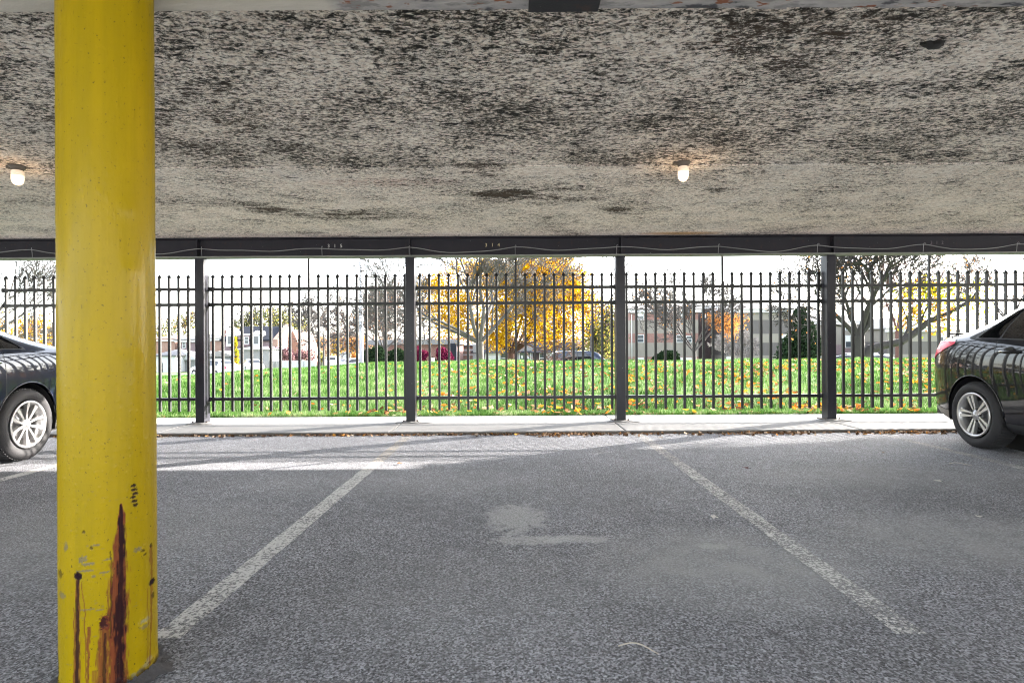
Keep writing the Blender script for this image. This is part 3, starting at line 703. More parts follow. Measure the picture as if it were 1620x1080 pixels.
# single leaves on the asphalt and sidewalk
spots = [(1179, 741, .03, 'curled dark red leaf lying on the asphalt beyond the right stall line', (.09, .03, .03)),
         (1131, 820, .032, 'pale bleached leaf on the asphalt beside the right stall line', (.5, .48, .45)),
         (631, 734, .03, 'small brown leaf in the sunlit strip near the left stall line', (.30, .12, .05)),
         (1483, 762, .03, 'pale twisted leaf on the asphalt in front of the right sedan', (.42, .40, .36)),
         (552, 664, .035, 'orange leaf on the sidewalk right of the column next to the yellow one', (.55, .20, .05)),
         (1045, 693, .028, 'tan leaf on the asphalt just off the kerb below the beam joint', (.50, .36, .22)),
         (1398, 717, .022, 'tiny brown leaf between the last stall line and the right sedan', (.22, .12, .07)),
         (1548, 818, .022, 'bleached leaf scrap at the far right of the asphalt', (.46, .44, .40))]
def one_leaf(x, y, z, s, col, label, seed):
    r = random.Random(seed); pts = []; n = 14
    for k in range(n):
        t_ = 2 * math.pi * k / n; rad = s * (.55 + .45 * abs(math.cos(t_ * 2.5))) * r.uniform(.85, 1.1)
        pts.append((math.cos(t_) * rad, math.sin(t_) * rad * .7, .004 + .35 * s * abs(math.sin(t_ + 1)) * r.uniform(.6, 1)))
    vs = [(0, 0, .006)] + pts; fs = [(0, 1 + k, 1 + (k + 1) % n) for k in range(n)]
    me = bpy.data.meshes.new('fallen_leaf'); me.from_pydata(vs, [], fs); me.update()
    o = link('fallen_leaf', me, simple('leaf_tone', col, .8, scale=40)); o.location = (x, y, z); o.rotation_euler = (0, 0, r.uniform(0, 6))
    sol = o.modifiers.new('s', 'SOLIDIFY'); sol.thickness = .0012
    st = MB(); st.tube([(-s * .5, 0, .004), (-s * 1.1, s * .1, .006), (-s * 1.5, s * .25, .012)], .0012, 4); st.build('leaf_stem', M['bark'], o)
    tag(o, label, 'leaf', 'single leaves lying on the ground')
for k, (px, py, s, lb, col) in enumerate(spots):
    d = P(px, py, 1.0); zt = KZ if py < 680 else .003; t_ = (CAMZ - zt) / (CAMZ - d.z); one_leaf(d.x * t_, t_, zt + .002, s, col, lb, k + 1)
for k, (px, py, L, an, lb) in enumerate([(1010, 1030, .13, -.35, 'dry curved twig lying on the near asphalt'), (1520, 735, .16, -.3, 'thin dry twig on the asphalt in front of the right sedan')]):
    d = P(px, py, 1.0); t_ = CAMZ / (CAMZ - d.z); b = MB()
    pts = [(L * (f - .5), .03 * math.sin(f * 3), .004 + .006 * math.sin(f * 5)) for f in np.linspace(0, 1, 8)]
    b.tube(pts, [.0022] * 7 + [.001], 5); o = b.build('twig', simple('dry_twig', (.42, .38, .32), .8)); o.location = (d.x * t_, t_, .003); o.rotation_euler = (0, 0, an)
    tag(o, lb, 'twig', 'dry twigs on the asphalt')
# ------------------------------------------------------------------ vehicles
def herm(xs, ys, x):
    xs = np.asarray(xs, float); ys = np.asarray(ys, float); d = np.diff(ys) / np.diff(xs); m = np.zeros_like(ys)
    m[1:-1] = np.where(d[:-1] * d[1:] > 0, 2 * d[:-1] * d[1:] / (d[:-1] + d[1:] + 1e-12), 0); m[0] = d[0]; m[-1] = d[-1]
    x = np.clip(x, xs[0], xs[-1]); i = np.clip(np.searchsorted(xs, x) - 1, 0, len(xs) - 2); h = xs[i + 1] - xs[i]; t = (x - xs[i]) / h
    return ((2 * t**3 - 3 * t**2 + 1) * ys[i] + (t**3 - 2 * t**2 + t) * h * m[i] + (-2 * t**3 + 3 * t**2) * ys[i + 1] + (t**3 - t**2) * h * m[i + 1])
#        s     W    zlow zbelt ztop  Wr
SEDAN = [(0.00, .56, .36, .64, .70, .46), (.03, .66, .30, .78, .84, .54), (.07, .72, .27, .88, .98, .59), (.12, .76, .25, .93, 1.06, .61), (.17, .79, .24, .96, 1.085, .62),
         (.30, .845, .22, .97, 1.095, .65), (.50, .885, .20, .995, 1.135, .63), (.62, .892, .20, 1.01, 1.19, .60), (.85, .90, .19, 1.012, 1.315, .555), (1.15, .905, .19, 1.005, 1.415, .54), (1.5, .91, .19, .99, 1.475, .545),
         (2.0, .91, .19, .97, 1.50, .56), (2.5, .91, .19, .95, 1.48, .57), (2.95, .905, .19, .925, 1.37, .59), (3.3, .90, .19, .905, 1.20, .65), (3.62, .89, .19, .885, 1.02, .71),
         (4.0, .865, .20, .83, .92, .68), (4.3, .80, .21, .74, .81, .60), (4.45, .68, .25, .64, .70, .50), (4.53, .50, .32, .50, .56, .40)]
FAST = [(0.00, .62, .38, .66, .72, .50), (.04, .74, .30, .82, .90, .60), (.10, .80, .26, .88, .965, .66), (.2, .84, .24, .92, 1.00, .68), (.35, .875, .22, .94, 1.02, .67),
        (.60, .895, .20, .955, 1.085, .62), (.95, .91, .19, .96, 1.20, .57), (1.3, .915, .19, .965, 1.315, .55), (1.7, .92, .19, .965, 1.415, .55), (2.2, .92, .19, .95, 1.45, .56),
        (2.7, .92, .19, .935, 1.43, .57), (3.2, .91, .19, .915, 1.32, .60), (3.55, .905, .19, .90, 1.16, .66), (3.9, .89, .19, .875, 1.00, .71), (4.3, .86, .20, .81, .90, .66), (4.62, .76, .22, .71, .78, .58), (4.76, .62, .26, .6, .66, .48), (4.84, .48, .32, .5, .56, .4)]
WAGON = [(0.00, .66, .42, .72, 1.0, .50), (.04, .80, .34, .95, 1.5, .60), (.12, .86, .30, 1.02, 1.70, .66), (.3, .90, .28, 1.05, 1.78, .68), (.9, .93, .26, 1.05, 1.82, .70), (2.0, .94, .26, 1.05, 1.84, .71),
         (3.0, .94, .26, 1.04, 1.80, .70), (3.4, .93, .26, 1.04, 1.62, .70), (3.8, .92, .26, 1.03, 1.26, .74), (4.1, .90, .27, 1.0, 1.12, .74), (4.6, .86, .3, .94, 1.04, .66), (4.75, .7, .38, .75, .82, .55), (4.8, .6, .42, .62, .68, .5)]
VAN = [(0.00, .70, .42, .80, 1.2, .60), (.04, .88, .36, 1.05, 1.72, .70), (.12, .95, .33, 1.12, 1.88, .76), (.3, .98, .30, 1.14, 1.94, .78), (1.5, 1.0, .28, 1.14, 1.97, .80), (3.2, 1.0, .28, 1.13, 1.96, .80),
       (3.7, .99, .28, 1.12, 1.82, .76), (4.15, .97, .28, 1.10, 1.45, .74), (4.45, .96, .28, 1.07, 1.22, .78), (5.0, .92, .3, .98, 1.10, .70), (5.35, .82, .36, .85, .92, .6), (5.42, .7, .42, .68, .74, .5)]
class Body:
    def __init__(s, T): s.T = np.array(T); s.L = s.T[-1, 0]; s.cache = {}
    def sec(s, q):
        key = round(float(q), 4)
        if key in s.cache: return s.cache[key]
        W, zl, zb, zt, Wr = [float(herm(s.T[:, 0], s.T[:, k], q)) for k in range(1, 6)]
        h = zb - zl; up = zt - zb; e = .055 * min(1, up / .3)
        xb, zbz = W - .055, zb + .022; xr, zr = min(Wr + .015, W - .09), zt - e
        pts = [(W - .10, zl), (W - .045, zl + .02 + .04 * h), (W - .018, zl + .22 * h), (W - .006, zl + .45 * h), (W, zl + .64 * h), (W - .006, zl + .80 * h), (W - .022, zl + .93 * h), (xb, zbz),
               (xb + (xr - xb) * .5 + .028, zbz + (zr - zbz) * .5), (xr, zr), (Wr - .07, zt - .012 * min(1, up / .2)), (Wr * .5, zt - .003), (0, zt)]
        out = []; P_ = [pts[0]] + pts + [(-pts[-2][0], pts[-2][1])]
        for i in range(1, len(pts)):
            a, b, c, d = P_[i - 1], P_[i], P_[i + 1], P_[i + 2]
            for k in range(4):
                t = k / 4
                f = lambda j: .5 * (2 * b[j] + (c[j] - a[j]) * t + (2 * a[j] - 5 * b[j] + 4 * c[j] - d[j]) * t * t + (-a[j] + 3 * b[j] - 3 * c[j] + d[j]) * t**3)
                out.append((f(0), f(1)))
        out.append(pts[-1]); r = np.array(out); s.cache[key] = r; return r
    def x_at(s, q, z):
        r = s.sec(q); k = np.argmax(r[:, 1]) if False else len(r); zz_ = np.maximum.accumulate(r[:, 1]); return float(np.interp(z, zz_, r[:, 0]))
    def z_at(s, q, x):
        r = s.sec(q)[28:]; return float(np.interp(x, r[::-1, 0], r[::-1, 1]))
    def par(s, k, q): return float(herm(s.T[:, 0], s.T[:, k], q))
def wheel(parent, x, y, r, rr, side, style, detail=True):
    """side: +1 faces +x, -1 faces -x"""
    R = Matrix.Translation((x, y, r)) @ Matrix.Rotation(math.radians(90) * side, 4, 'Y')
    o = bpy.data.objects.new('wheel', None); C.objects.link(o); o.parent = parent; o.matrix_local = R; o.empty_display_size = .1
    wd = .205; n = 48 if detail else 20
    b = MB(); prof = [(rr - .012, -.16), (rr + .012, -.012), (rr + .03, .004), (rr + (r - rr) * .55, .012), (r - .03, .004), (r - .012, -.012), (r, -.035), (r, -.17), (r - .012, -.19), (r - .03, -.2), (rr, -.19)]
    b.lathe(prof, n, closed=True)
    if detail:
        for k in range(64):
            a = 2 * math.pi * k / 64; Mx = Matrix.Rotation(a, 4, 'Z')
            b.box(r - .004, r + .0035, -.007, .007, -.165, -.03, 0, Mx)
    b.build('tyre', M['tyre'], o)
    b = MB(); b.lathe([(rr + .004, .006), (rr + .004, -.006), (rr - .012, -.02), (rr - .02, -.17), (rr - .03, -.17), (rr - .026, -.03), (rr - .016, .002)], n, closed=True, mat=0)
    if detail:
        b.lathe([(0, -.010), (.03, -.010), (.034, -.016), (.055, -.022), (.062, -.05), (0, -.05)], 32, mat=0)
        ns_ = 5
        for k in range(ns_):
            a0 = 2 * math.pi * k / ns_ + math.pi / 2
            if style == 'twin':
                arms = [(-.014, -.029, .0105, .0165), (.014, .029, .0105, .0165)]
                for (o0, o1, w0, w1) in arms:
                    poly = [(.045, o0 - w0 * .6), (rr - .022, o1 - w1), (rr - .010, o1 - w1 * 1.2), (rr - .010, o1 + w1 * 1.2), (rr - .022, o1 + w1), (.045, o0 + w0 * .6)]
                    Mx = Matrix.Rotation(a0, 4, 'Z') @ Matrix(((1, 0, 0, 0), (0, 0, 1, 0), (0, -1, 0, 0), (0, 0, 0, 1)))
                    # dished: face slopes outward to the rim
                    vs = []; 
                    for (px_, py_) in poly:
                        zf = -.020 + .014 * (px_ / rr) ** 2
                        vs.append((px_, py_, zf)); 
                    vs += [(px_, py_, zf_ - .03) for (px_, py_, zf_) in vs]
                    Rz = Matrix.Rotation(a0, 4, 'Z'); m_ = len(poly)
                    b.add([Rz @ Vector(v) for v in vs], [tuple(range(m_)), tuple(range(2 * m_ - 1, m_ - 1, -1))] + [(i, i + m_, (i + 1) % m_ + m_, (i + 1) % m_) for i in range(m_)], 0)
            else:
                for q, (o0, o1, w0, w1, sk) in enumerate([(-.016, -.055, .010, .026, .0), (.016, .050, .010, .018, .0)]):
                    poly = [(.04, o0 - w0), (rr * .6, o0 * .4 + o1 * .6 - w1 * .55), (rr - .008, o1 - w1), (rr - .008, o1 + w1), (rr * .6, o0 * .4 + o1 * .6 + w1 * .45), (.04, o0 + w0)]
                    vs = [(p_[0], p_[1], -.018 + .016 * (p_[0] / rr) ** 2) for p_ in poly]; vs += [(v[0], v[1], v[2] - .03) for v in vs]
                    Rz = Matrix.Rotation(a0, 4, 'Z'); m_ = len(poly)
                    b.add([Rz @ Vector(v) for v in vs], [tuple(range(m_)), tuple(range(2 * m_ - 1, m_ - 1, -1))] + [(i, i + m_, (i + 1) % m_ + m_, (i + 1) % m_) for i in range(m_)], 0)
        for k in range(5):
            a = 2 * math.pi * (k + .5) / 5 + math.pi / 2; c_ = (math.cos(a) * .057, math.sin(a) * .057)
            b.tube([(c_[0], c_[1], -.03), (c_[0], c_[1], -.012)], .0095, 8, 1)
        b.lathe([(.0, -.005), (.024, -.006), (.026, -.012)], 24, mat=0)
        # brake disc and dark hub behind the spokes
        b.lathe([(.0, -.085), (.14, -.085), (.14, -.10), (0, -.10)], 40, mat=2)
        b.lathe([(0, -.15), (rr - .02, -.15)], 32, mat=1)
    else:
        b.lathe([(0, -.02), (rr - .01, -.012)], 16, mat=0)
        for k in range(5): b.box(rr * .35, rr * .85, -.03, .03, -.03, -.008, 1, Matrix.Rotation(2 * math.pi * (k + .5) / 5, 4, 'Z'))
    b.build('rim', [M['alloy'], M['alloy_dark'], M['zinc']], o)
    return o
def car(name, T, loc, rz, paintm, label, cat='car', group=None, r=.325, rr=.216, sw=(1.0, 3.65), style='twin', detail=True, glass=None, dlo=None, lightz=None, doors=(1.05, 1.92, 2.95)):
    B = Body(T); L = B.L; root = empty(name, loc, rz, label, cat, group); yo = L / 2
    AR = r + .055
    def arch(q):
        z = 0
        for c_ in sw:
            d = abs(q - c_)
            if d < AR: z = max(z, r + math.sqrt(max(AR * AR - d * d, 0)) * 1.0 - .0)
        return z
    st = list(np.arange(0, .2, .012 if detail else .04)) + list(np.arange(.2, L, .03 if detail else .12)) + [L]
    for c_ in sw: st += [c_ - AR + .0005, c_ + AR - .0005, c_ - AR + .008, c_ + AR - .008, c_ - AR + .02, c_ + AR - .02, c_ - AR - .0005, c_ + AR + .0005]
    st = sorted(set(np.round(st, 5)))
    V = []; Fq = []; n = None; lip = {0: [], 1: []}
    for q in st:
        sc = B.sec(q).copy(); az = arch(q)
        if az > 0:
            xa = B.x_at(q, az); low = sc[:, 1] < az; low[30:] = False
            sc[low] = (xa, az)
            which = 0 if abs(q - sw[0]) < abs(q - sw[1]) else 1; lip[which].append((q, xa, az))
        full = np.concatenate([sc, (sc[:-1] * [-1, 1])[::-1]]); n = len(full)
        V += [(x, yo - q, z) for x, z in full]
    V = np.array(V); ns_ = len(st)
    ii, jj = np.meshgrid(np.arange(n - 1), np.arange(ns_ - 1)); a = (jj * n + ii).ravel(); F = np.stack([a, a + 1, a + 1 + n, a + n], 1)
    me = bpy.data.meshes.new('body'); bm = bmesh.new()
    vs = [bm.verts.new(v) for v in V]; 
    for f in F:
        try: bm.faces.new([vs[i] for i in f])
        except Exception: pass
    for e in (0, ns_ - 1):
        try: bm.faces.new([vs[e * n + i] for i in range(n)])
        except Exception: pass
    bmesh.ops.remove_doubles(bm, verts=bm.verts[:], dist=.0006); bmesh.ops.dissolve_degenerate(bm, edges=bm.edges[:], dist=.0004)
    bmesh.ops.recalc_face_normals(bm, faces=bm.faces[:]); bm.to_mesh(me); bm.free()
    body = link('body', me, paintm, root, smooth=True)
    # floor pan and wheel wells
    b = MB(); b.box(-.72, .72, yo - (sw[0] - AR), yo - .10, .24, .34); b.box(-.72, .72, yo - (sw[1] - AR), yo - (sw[0] + AR), .19, .34); b.box(-.66, .66, yo - L + .12, yo - (sw[1] + AR), .24, .34)
    b.box(-.60, .60, yo - L + .3, yo - .3, .26, .45)
    for c_ in sw:
        for sx in (-1, 1):
            W = B.par(1, c_) - .035; na = 20; vs = []
            for k in range(na + 1):
                t = math.pi * k / na * 1.16 - .08 * math.pi; yy = yo - c_ + math.cos(t) * (AR - .002); z_ = r + math.sin(t) * (AR - .002)
                vs += [(sx * W, yy, z_), (sx * .58, yy, z_)]
            b.add(vs, [(2 * k, 2 * k + 1, 2 * k + 3, 2 * k + 2) for k in range(na)])
            b.add([(sx * .585, yo - c_ + math.cos(2 * math.pi * k / 24) * AR, r + math.sin(2 * math.pi * k / 24) * AR) for k in range(24)], [tuple(range(24))])
    b.build('underbody', M['trim'], root)
    # patches laid on the body surface
    def side_patch(name, q0, q1, lo, hi, off, mat, sides=(-1, 1), parent=root, nz=8, step=.02):
        res = None
        for sx in sides:
            b = MB()
            qs = np.linspace(q0, q1, max(2, int((q1 - q0) / step) + 1)); V = []; 
            for q in qs:
                l_, h_ = lo(q), max(hi(q), lo(q) + .0005)
                for k in range(nz + 1):
                    z_ = l_ + (h_ - l_) * k / nz; V.append((sx * (B.x_at(q, z_) + off), yo - q, z_))
            m_ = nz + 1
            b.add(V, [(i * m_ + k, i * m_ + k + 1, (i + 1) * m_ + k + 1, (i + 1) * m_ + k) for i in range(len(qs) - 1) for k in range(nz)], 0, True); res = b.build(name, mat, parent)
        return res
    gl = glass or M['glass']
    tip, d0, d1, fr = dlo or (.86, 1.16, 1.92, 2.98)
    ztop = lambda q: B.par(4, q); zb = lambda q: B.par(3, q) + .035
    def roofl(q): return ztop(q) - .095 if ztop(q) - zb(q) > .1 else zb(q)
    def hi_rear(q): return zb(q) + (roofl(q) - zb(q)) * min(1, max(0, (q - tip) / .16)) ** .8
    def hi_front(q): return min(roofl(q), zb(q) + max(0, (fr + .36 - q)) * .95)
    side_patch('window_trim', tip - .03, fr + .30, lambda q: zb(q) - .012, lambda q: max(min(hi_rear(q), hi_front(q)) + .016, zb(q) - .011), .0025, M['trim'])
    if detail: 
        g1 = side_patch('quarter_window', tip, d0 - .035, zb, hi_rear, .0048, gl, (-1,)); 
        side_patch('quarter_window', tip, d0 - .035, zb, hi_rear, .0048, gl, (1,))
        for sx in (-1, 1):
            side_patch('side_window', d0 - .012, d1 - .03, zb, hi_rear, .0048, gl, (sx,)); side_patch('side_window', d1 + .03, fr + .24, zb, hi_front, .0048, gl, (sx,))
    else:
        side_patch('side_window', tip, d1 - .03, zb, hi_rear, .006, gl); side_patch('side_window', d1 + .03, fr + .2, zb, hi_front, .006, gl)
    def top_patch(name, q0, q1, wf, off, mat):
        qs = np.linspace(q0, q1, 16); V = []; m_ = 17
        for q in qs:
            w_ = wf(q)
            for k in range(m_):
                x = w_ * (2 * k / (m_ - 1) - 1); V.append((x, yo - q, B.z_at(q, abs(x)) + off))
        b = MB(); b.add(V, [(i * m_ + k, i * m_ + k + 1, (i + 1) * m_ + k + 1, (i + 1) * m_ + k) for i in range(len(qs) - 1) for k in range(m_ - 1)], 0, True); b.build(name, mat, root)
    wsf = lambda q: B.par(5, q) - .06
    if T is SEDAN: top_patch('rear_window', .60, 1.22, wsf, .006, gl); top_patch('windscreen', 2.85, 3.58, wsf, .006, gl)
    elif T is FAST: top_patch('rear_window', .55, 1.35, wsf, .006, gl); top_patch('windscreen', 3.1, 3.86, wsf, .006, gl)
    elif T is WAGON: top_patch('rear_window', .045, .12, wsf, .012, gl); top_patch('windscreen', 3.35, 3.78, wsf, .006, gl)
    elif T is VAN: top_patch('windscreen', 3.72, 4.38, wsf, .006, gl)
    # rear lamps
    lz = lightz or (.80, .97)
    for sx in (-1, 1):
        side_patch('tail_light', .052, .58 if detail else .2, lambda q: lz[0] + max(0, q - .05) * .36, lambda q: min(lz[1] + .045, B.par(4, q) - .04), .007, M['red'], (sx,), root, 6, .012)
        if detail and T is SEDAN:
            side_patch('reversing_lens', .035, .15, lambda q: lz[1] - .055 + .12 * q, lambda q: lz[1] + .02 - .06 * q, .0095, M['clearlens'], (sx,), root, 4, .012)
    if not detail:
        b = MB(); b.box(-.30, .30, yo - .02, yo + .006, .60, .72); b.build('number_plate', M['clearlens'], root)
    side_patch('headlight', L - .42, L - .12, lambda q: .60, lambda q: .72 - .10 * (q - L + .42), .006, M['clearlens'], (-1, 1), root, 3, .03)
    if detail:
        # shut lines and handles
        def seam(q, z0, z1, slope=0.0, name='shut_line'):
            for sx in (-1, 1):
                b = MB(); V = []; m_ = 24
                for k in range(m_ + 1):
                    z_ = z0 + (z1 - z0) * k / m_; qq = q + slope * (z_ - z0) + (.10 * max(0, (.55 - z_)) if slope else 0)
                    V += [(sx * (B.x_at(qq, z_) + .0012), yo - qq - .0028, z_), (sx * (B.x_at(qq + .0056, z_) + .0012), yo - qq + .0028, z_)]
                b.add(V, [(2 * k, 2 * k + 1, 2 * k + 3, 2 * k + 2) for k in range(m_)], 0); b.build(name, M['trim'], root)
        a0 = sw[0] + AR * .72
        zs = r + math.sqrt(max(AR**2 - (a0 - sw[0])**2, 0))
        seam(a0 + .0, zs + .0, B.par(3, doors[0]) + .0, (doors[0] + .08 - a0) / (B.par(3, doors[0]) - zs) * .35)
        seam(doors[1], .26, B.par(3, doors[1]) + .02); seam(doors[2], .26, B.par(3, doors[2]) + .01)
        for q, nm in ((doors[0] + .17, 'rear'), (doors[1] + .17, 'front')):
            for sx in (-1, 1):
                zh = B.par(3, q) - .085; b = MB(); xh = B.x_at(q, zh)
                b.tube([(sx * (xh - .005), yo - q + .02, zh - .002), (sx * (xh + .026), yo - q - .005, zh), (sx * (xh + .032), yo - q - .09, zh + .004), (sx * (xh + .026), yo - q - .17, zh + .004), (sx * (xh - .004), yo - q - .195, zh)], [.010, .013, .013, .013, .010], 8)
                hd = b.build('handle', M['chrome'] if T is FAST else paintm, root)
                b = MB(); b.lathe([(0, .0), (.038, .0), (.044, .002)], 20, Matrix.Translation((sx * (xh + .003), yo - q - .085, zh)) @ Matrix.Rotation(sx * math.pi / 2, 4, 'Y')); b.build('handle_cup', M['trim'], hd)
        # sill, lower bumper and arch lips
        side_patch('sill', sw[0] + AR + .02, sw[1] - AR - .02, lambda q: B.par(2, q) + .012, lambda q: B.par(2, q) + .095, .008, M['trim'])
        side_patch('lower_bumper', .012, sw[0] - AR - .01, lambda q: B.par(2, q) + .006, lambda q: B.par(2, q) + .115, .004, M['bumper'], (-1, 1), root, 4, .012)
        for w_ in (0, 1):
            for sx in (-1, 1):
                pts = [(sx * (x + .001), yo - q, z_ + .004) for q, x, z_ in lip[w_]]
                b = MB(); b.tube(pts, .006, 6); b.build('arch_lip', paintm, root)
        if T is SEDAN:
            b = MB(); V = []
            for k in range(21):
                x = -.60 + 1.2 * k / 20; V += [(x, yo - .20, 1.080), (x, yo - .10, 1.094), (x, yo - .10, 1.104), (x, yo - .235, 1.098)]
            b.add(V, [(4 * k + i, 4 * k + (i + 1) % 4, 4 * k + 4 + (i + 1) % 4, 4 * k + 4 + i) for k in range(20) for i in range(4)], 0, True); b.build('boot_lip', paintm, root)
            b = MB(); b.tube([(-B.x_at(2.0, 1.40), yo - 1.25, 1.40), (-B.x_at(2.0, 1.4), yo - 1.27, 1.43)], .004, 6); b.build('aerial', M['trim'], root)
        for sx in (-1, 1):
            b = MB(); q = fr + .12; b.bbox(min(sx * (.93), sx * 1.07), max(sx * .93, sx * 1.07), yo - q - .06, yo - q + .05, 1.0, 1.13, .03)
            b.tube([(sx * .82, yo - q - .02, 1.0), (sx * .95, yo - q - .02, 1.03)], .018, 8); b.build('wing_mirror', paintm, root)
    for c_ in sw:
        for sx in (-1, 1):
            W = B.par(1, c_); wheel(root, sx * (W - .012), yo - c_, r, rr, sx, style, detail)
    return root
# rear wheel centres as measured: right (4.6, 5.55), left (-4.58, 5.40)
def place(T, face_x, wheel_y, W, sw0, rz, s):
    # world position of the car origin so that the rear wheel face on side s lands on (face_x, wheel_y)
    v = Matrix.Rotation(rz, 2) @ Vector((s * W, T[-1][0] / 2 - sw0)); return (face_x - v.x, wheel_y - v.y)
RZ = math.radians(-3.7); X_, Y_ = place(SEDAN, 4.38, 5.43, .905, .86, RZ, -1)
sedan = car('parked_sedan', SEDAN, (X_, Y_, 0), RZ, M['carblack'], 'glossy black sedan backed up to the kerb at the right edge, red tail light showing', 'car', 'dark cars backed up to the fence', r=.313, rr=.208, sw=(.86, 3.51))
RZ = math.radians(5); X_, Y_ = place(FAST, -4.33, 5.10, .905, 1.05, RZ, 1)
car('parked_sedan', FAST, (X_, Y_, 0), RZ, M['carnavy'], 'glossy navy fastback sedan at the left edge, chrome door handle, machined blade wheel', 'car', 'dark cars backed up to the fence', r=.318, rr=.208, sw=(1.05, 3.88), style='blade', dlo=(1.05, 1.38, 2.15, 3.2), doors=(1.22, 2.15, 3.2), lightz=(.86, .97))

# distant vehicles on the streets below the berm
def far_car(name, T, px, py, Yd, rz, pm, label, cat='car', **kw):
    p = P(px, py, Yd); g = gz(p.x, Yd) + .06
    return car(name, T, (p.x, Yd, g), math.radians(rz), pm, label, cat, 'vehicles on the streets beyond the berm', detail=False, **kw)
far_car('parked_car', SEDAN, 341, 590, 45, -118, M['carwhite'], 'white sedan with red tail lights parked beyond the lawn near the yellow column')
far_car('parked_car', FAST, 399, 585, 62, 35, M['carwhite'], 'small white car facing us in front of the grey garage')
far_car('parked_suv', WAGON, 526, 585, 88, 8, M['carwhite'], 'white suv seen from behind driving down the side street', 'suv', r=.36)
far_car('parked_car', SEDAN, 549, 585, 96, -30, M['carwhite'], 'white sedan parked on the side street right of the white suv')
far_car('parked_car', SEDAN, 560, 586, 74, -55, M['carsilver'], 'silver car nosing out beside the tall street light pole')
far_car('parked_van', VAN, 924, 580, 49, 97, M['carblue'], 'long dark blue van parked behind the lawn, left of the beam-joint column', 'van', r=.37)
far_car('parked_car', SEDAN, 1331, 580, 60, -100, M['carblue'], 'dark car nose beside the trunk of the big dark tree')
far_car('parked_suv', WAGON, 1352, 580, 66, -98, M['carwhite'], 'white suv parked behind the trunk of the big dark tree', 'suv', r=.36)
far_car('parked_car', SEDAN, 1383, 580, 58, -95, M['carsilver'], 'silver white car parked right of the big dark tree trunk')
# ------------------------------------------------------------------ trees
class Tree:
    def __init__(s, seed): s.r = random.Random(seed); s.segs = []; s.tips = []
    def limb(s, pts, r0, r1):
        pts = [Vector(p) for p in pts]; n = len(pts) - 1; out = []
        for i in range(n):
            a = r0 + (r1 - r0) * i / n; b = r0 + (r1 - r0) * (i + 1) / n; s.segs.append((pts[i], pts[i + 1], a, b)); out.append((pts[i + 1], (pts[i + 1] - pts[i]).normalized(), b))
        return out
    def grow(s, p, d, L, rad, lv, mx, up=.15, spread=.6, wob=.18, lat=.6, shrink=.72, rmin=.008):
        r = s.r; n = 3; k_end = rad * (.70 if lv < mx else .35)
        for i in range(n):
            d2 = (d + Vector((r.gauss(0, wob), r.gauss(0, wob), r.gauss(0, wob) * .7 + up * .3))).normalized()
            q = p + d2 * L / n; ra = rad + (k_end - rad) * i / n; rb = rad + (k_end - rad) * (i + 1) / n
            s.segs.append((p.copy(), q.copy(), max(ra, rmin), max(rb, rmin * .7))); p, d = q, d2
            if lv >= mx - 2: s.tips.append(p.copy())
            if lv < mx and i < n - 1 and r.random() < lat:
                ax = Vector((r.gauss(0, 1), r.gauss(0, 1), r.gauss(0, .6))).cross(d).normalized()
                dd = (d + ax * spread * r.uniform(.9, 1.6)).normalized()
                s.grow(p, dd, L * shrink * r.uniform(.7, 1.0), rb * .55, lv + 1 if lv + 1 >= mx - 1 else lv + 1, mx, up, spread, wob, lat, shrink, rmin)
        if lv < mx:
            a = r.uniform(0, 6.28)
            for k in range(2 if r.random() < .6 else 3):
                u = d.orthogonal().normalized(); v = d.cross(u); t = a + k * 2.4
                dd = (d + (u * math.cos(t) + v * math.sin(t)) * spread * r.uniform(.5, 1.1)).normalized()
                s.grow(p, dd, L * shrink * r.uniform(.8, 1.1), k_end * (.85 if k == 0 else .7), lv + 1, mx, up, spread, wob, lat, shrink, rmin)
    def mesh(s, lo=0, hi=1e9):
        V = []; F = []
        groups = {}
        for g in s.segs:
            if lo <= g[2] < hi: groups.setdefault(7 if g[2] > .06 else (4 if g[2] > .02 else 3), []).append(g)
        base = 0; Vs = []; Fs = []
        for n, gs in groups.items():
            A = np.array([g[0][:] for g in gs]); B_ = np.array([g[1][:] for g in gs]); ra = np.array([g[2] for g in gs])[:, None]; rb = np.array([g[3] for g in gs])[:, None]
            D = B_ - A; D /= np.linalg.norm(D, axis=1)[:, None] + 1e-9; ref = np.where(np.abs(D[:, 2:3]) < .9, [[0, 0, 1.]], [[1., 0, 0]])
            U = np.cross(D, ref); U /= np.linalg.norm(U, axis=1)[:, None]; W = np.cross(D, U)
            ring = []
            for e, (Pp, R) in enumerate(((A - D * ra * .3, ra), (B_ + D * rb * .3, rb))):
                for k in range(n):
                    t = 2 * math.pi * k / n; ring.append(Pp + (U * math.cos(t) + W * math.sin(t)) * R)
            arr = np.stack(ring, 1); Vs.append(arr.reshape(-1, 3)); b0 = base + np.arange(len(gs))[:, None] * 2 * n
            for k in range(n):
                k2 = (k + 1) % n; Fs.append(np.concatenate([b0 + k, b0 + k2, b0 + n + k2, b0 + n + k], 1))
            base += len(gs) * 2 * n
        return mesh_np('branches', np.concatenate(Vs), np.concatenate(Fs))
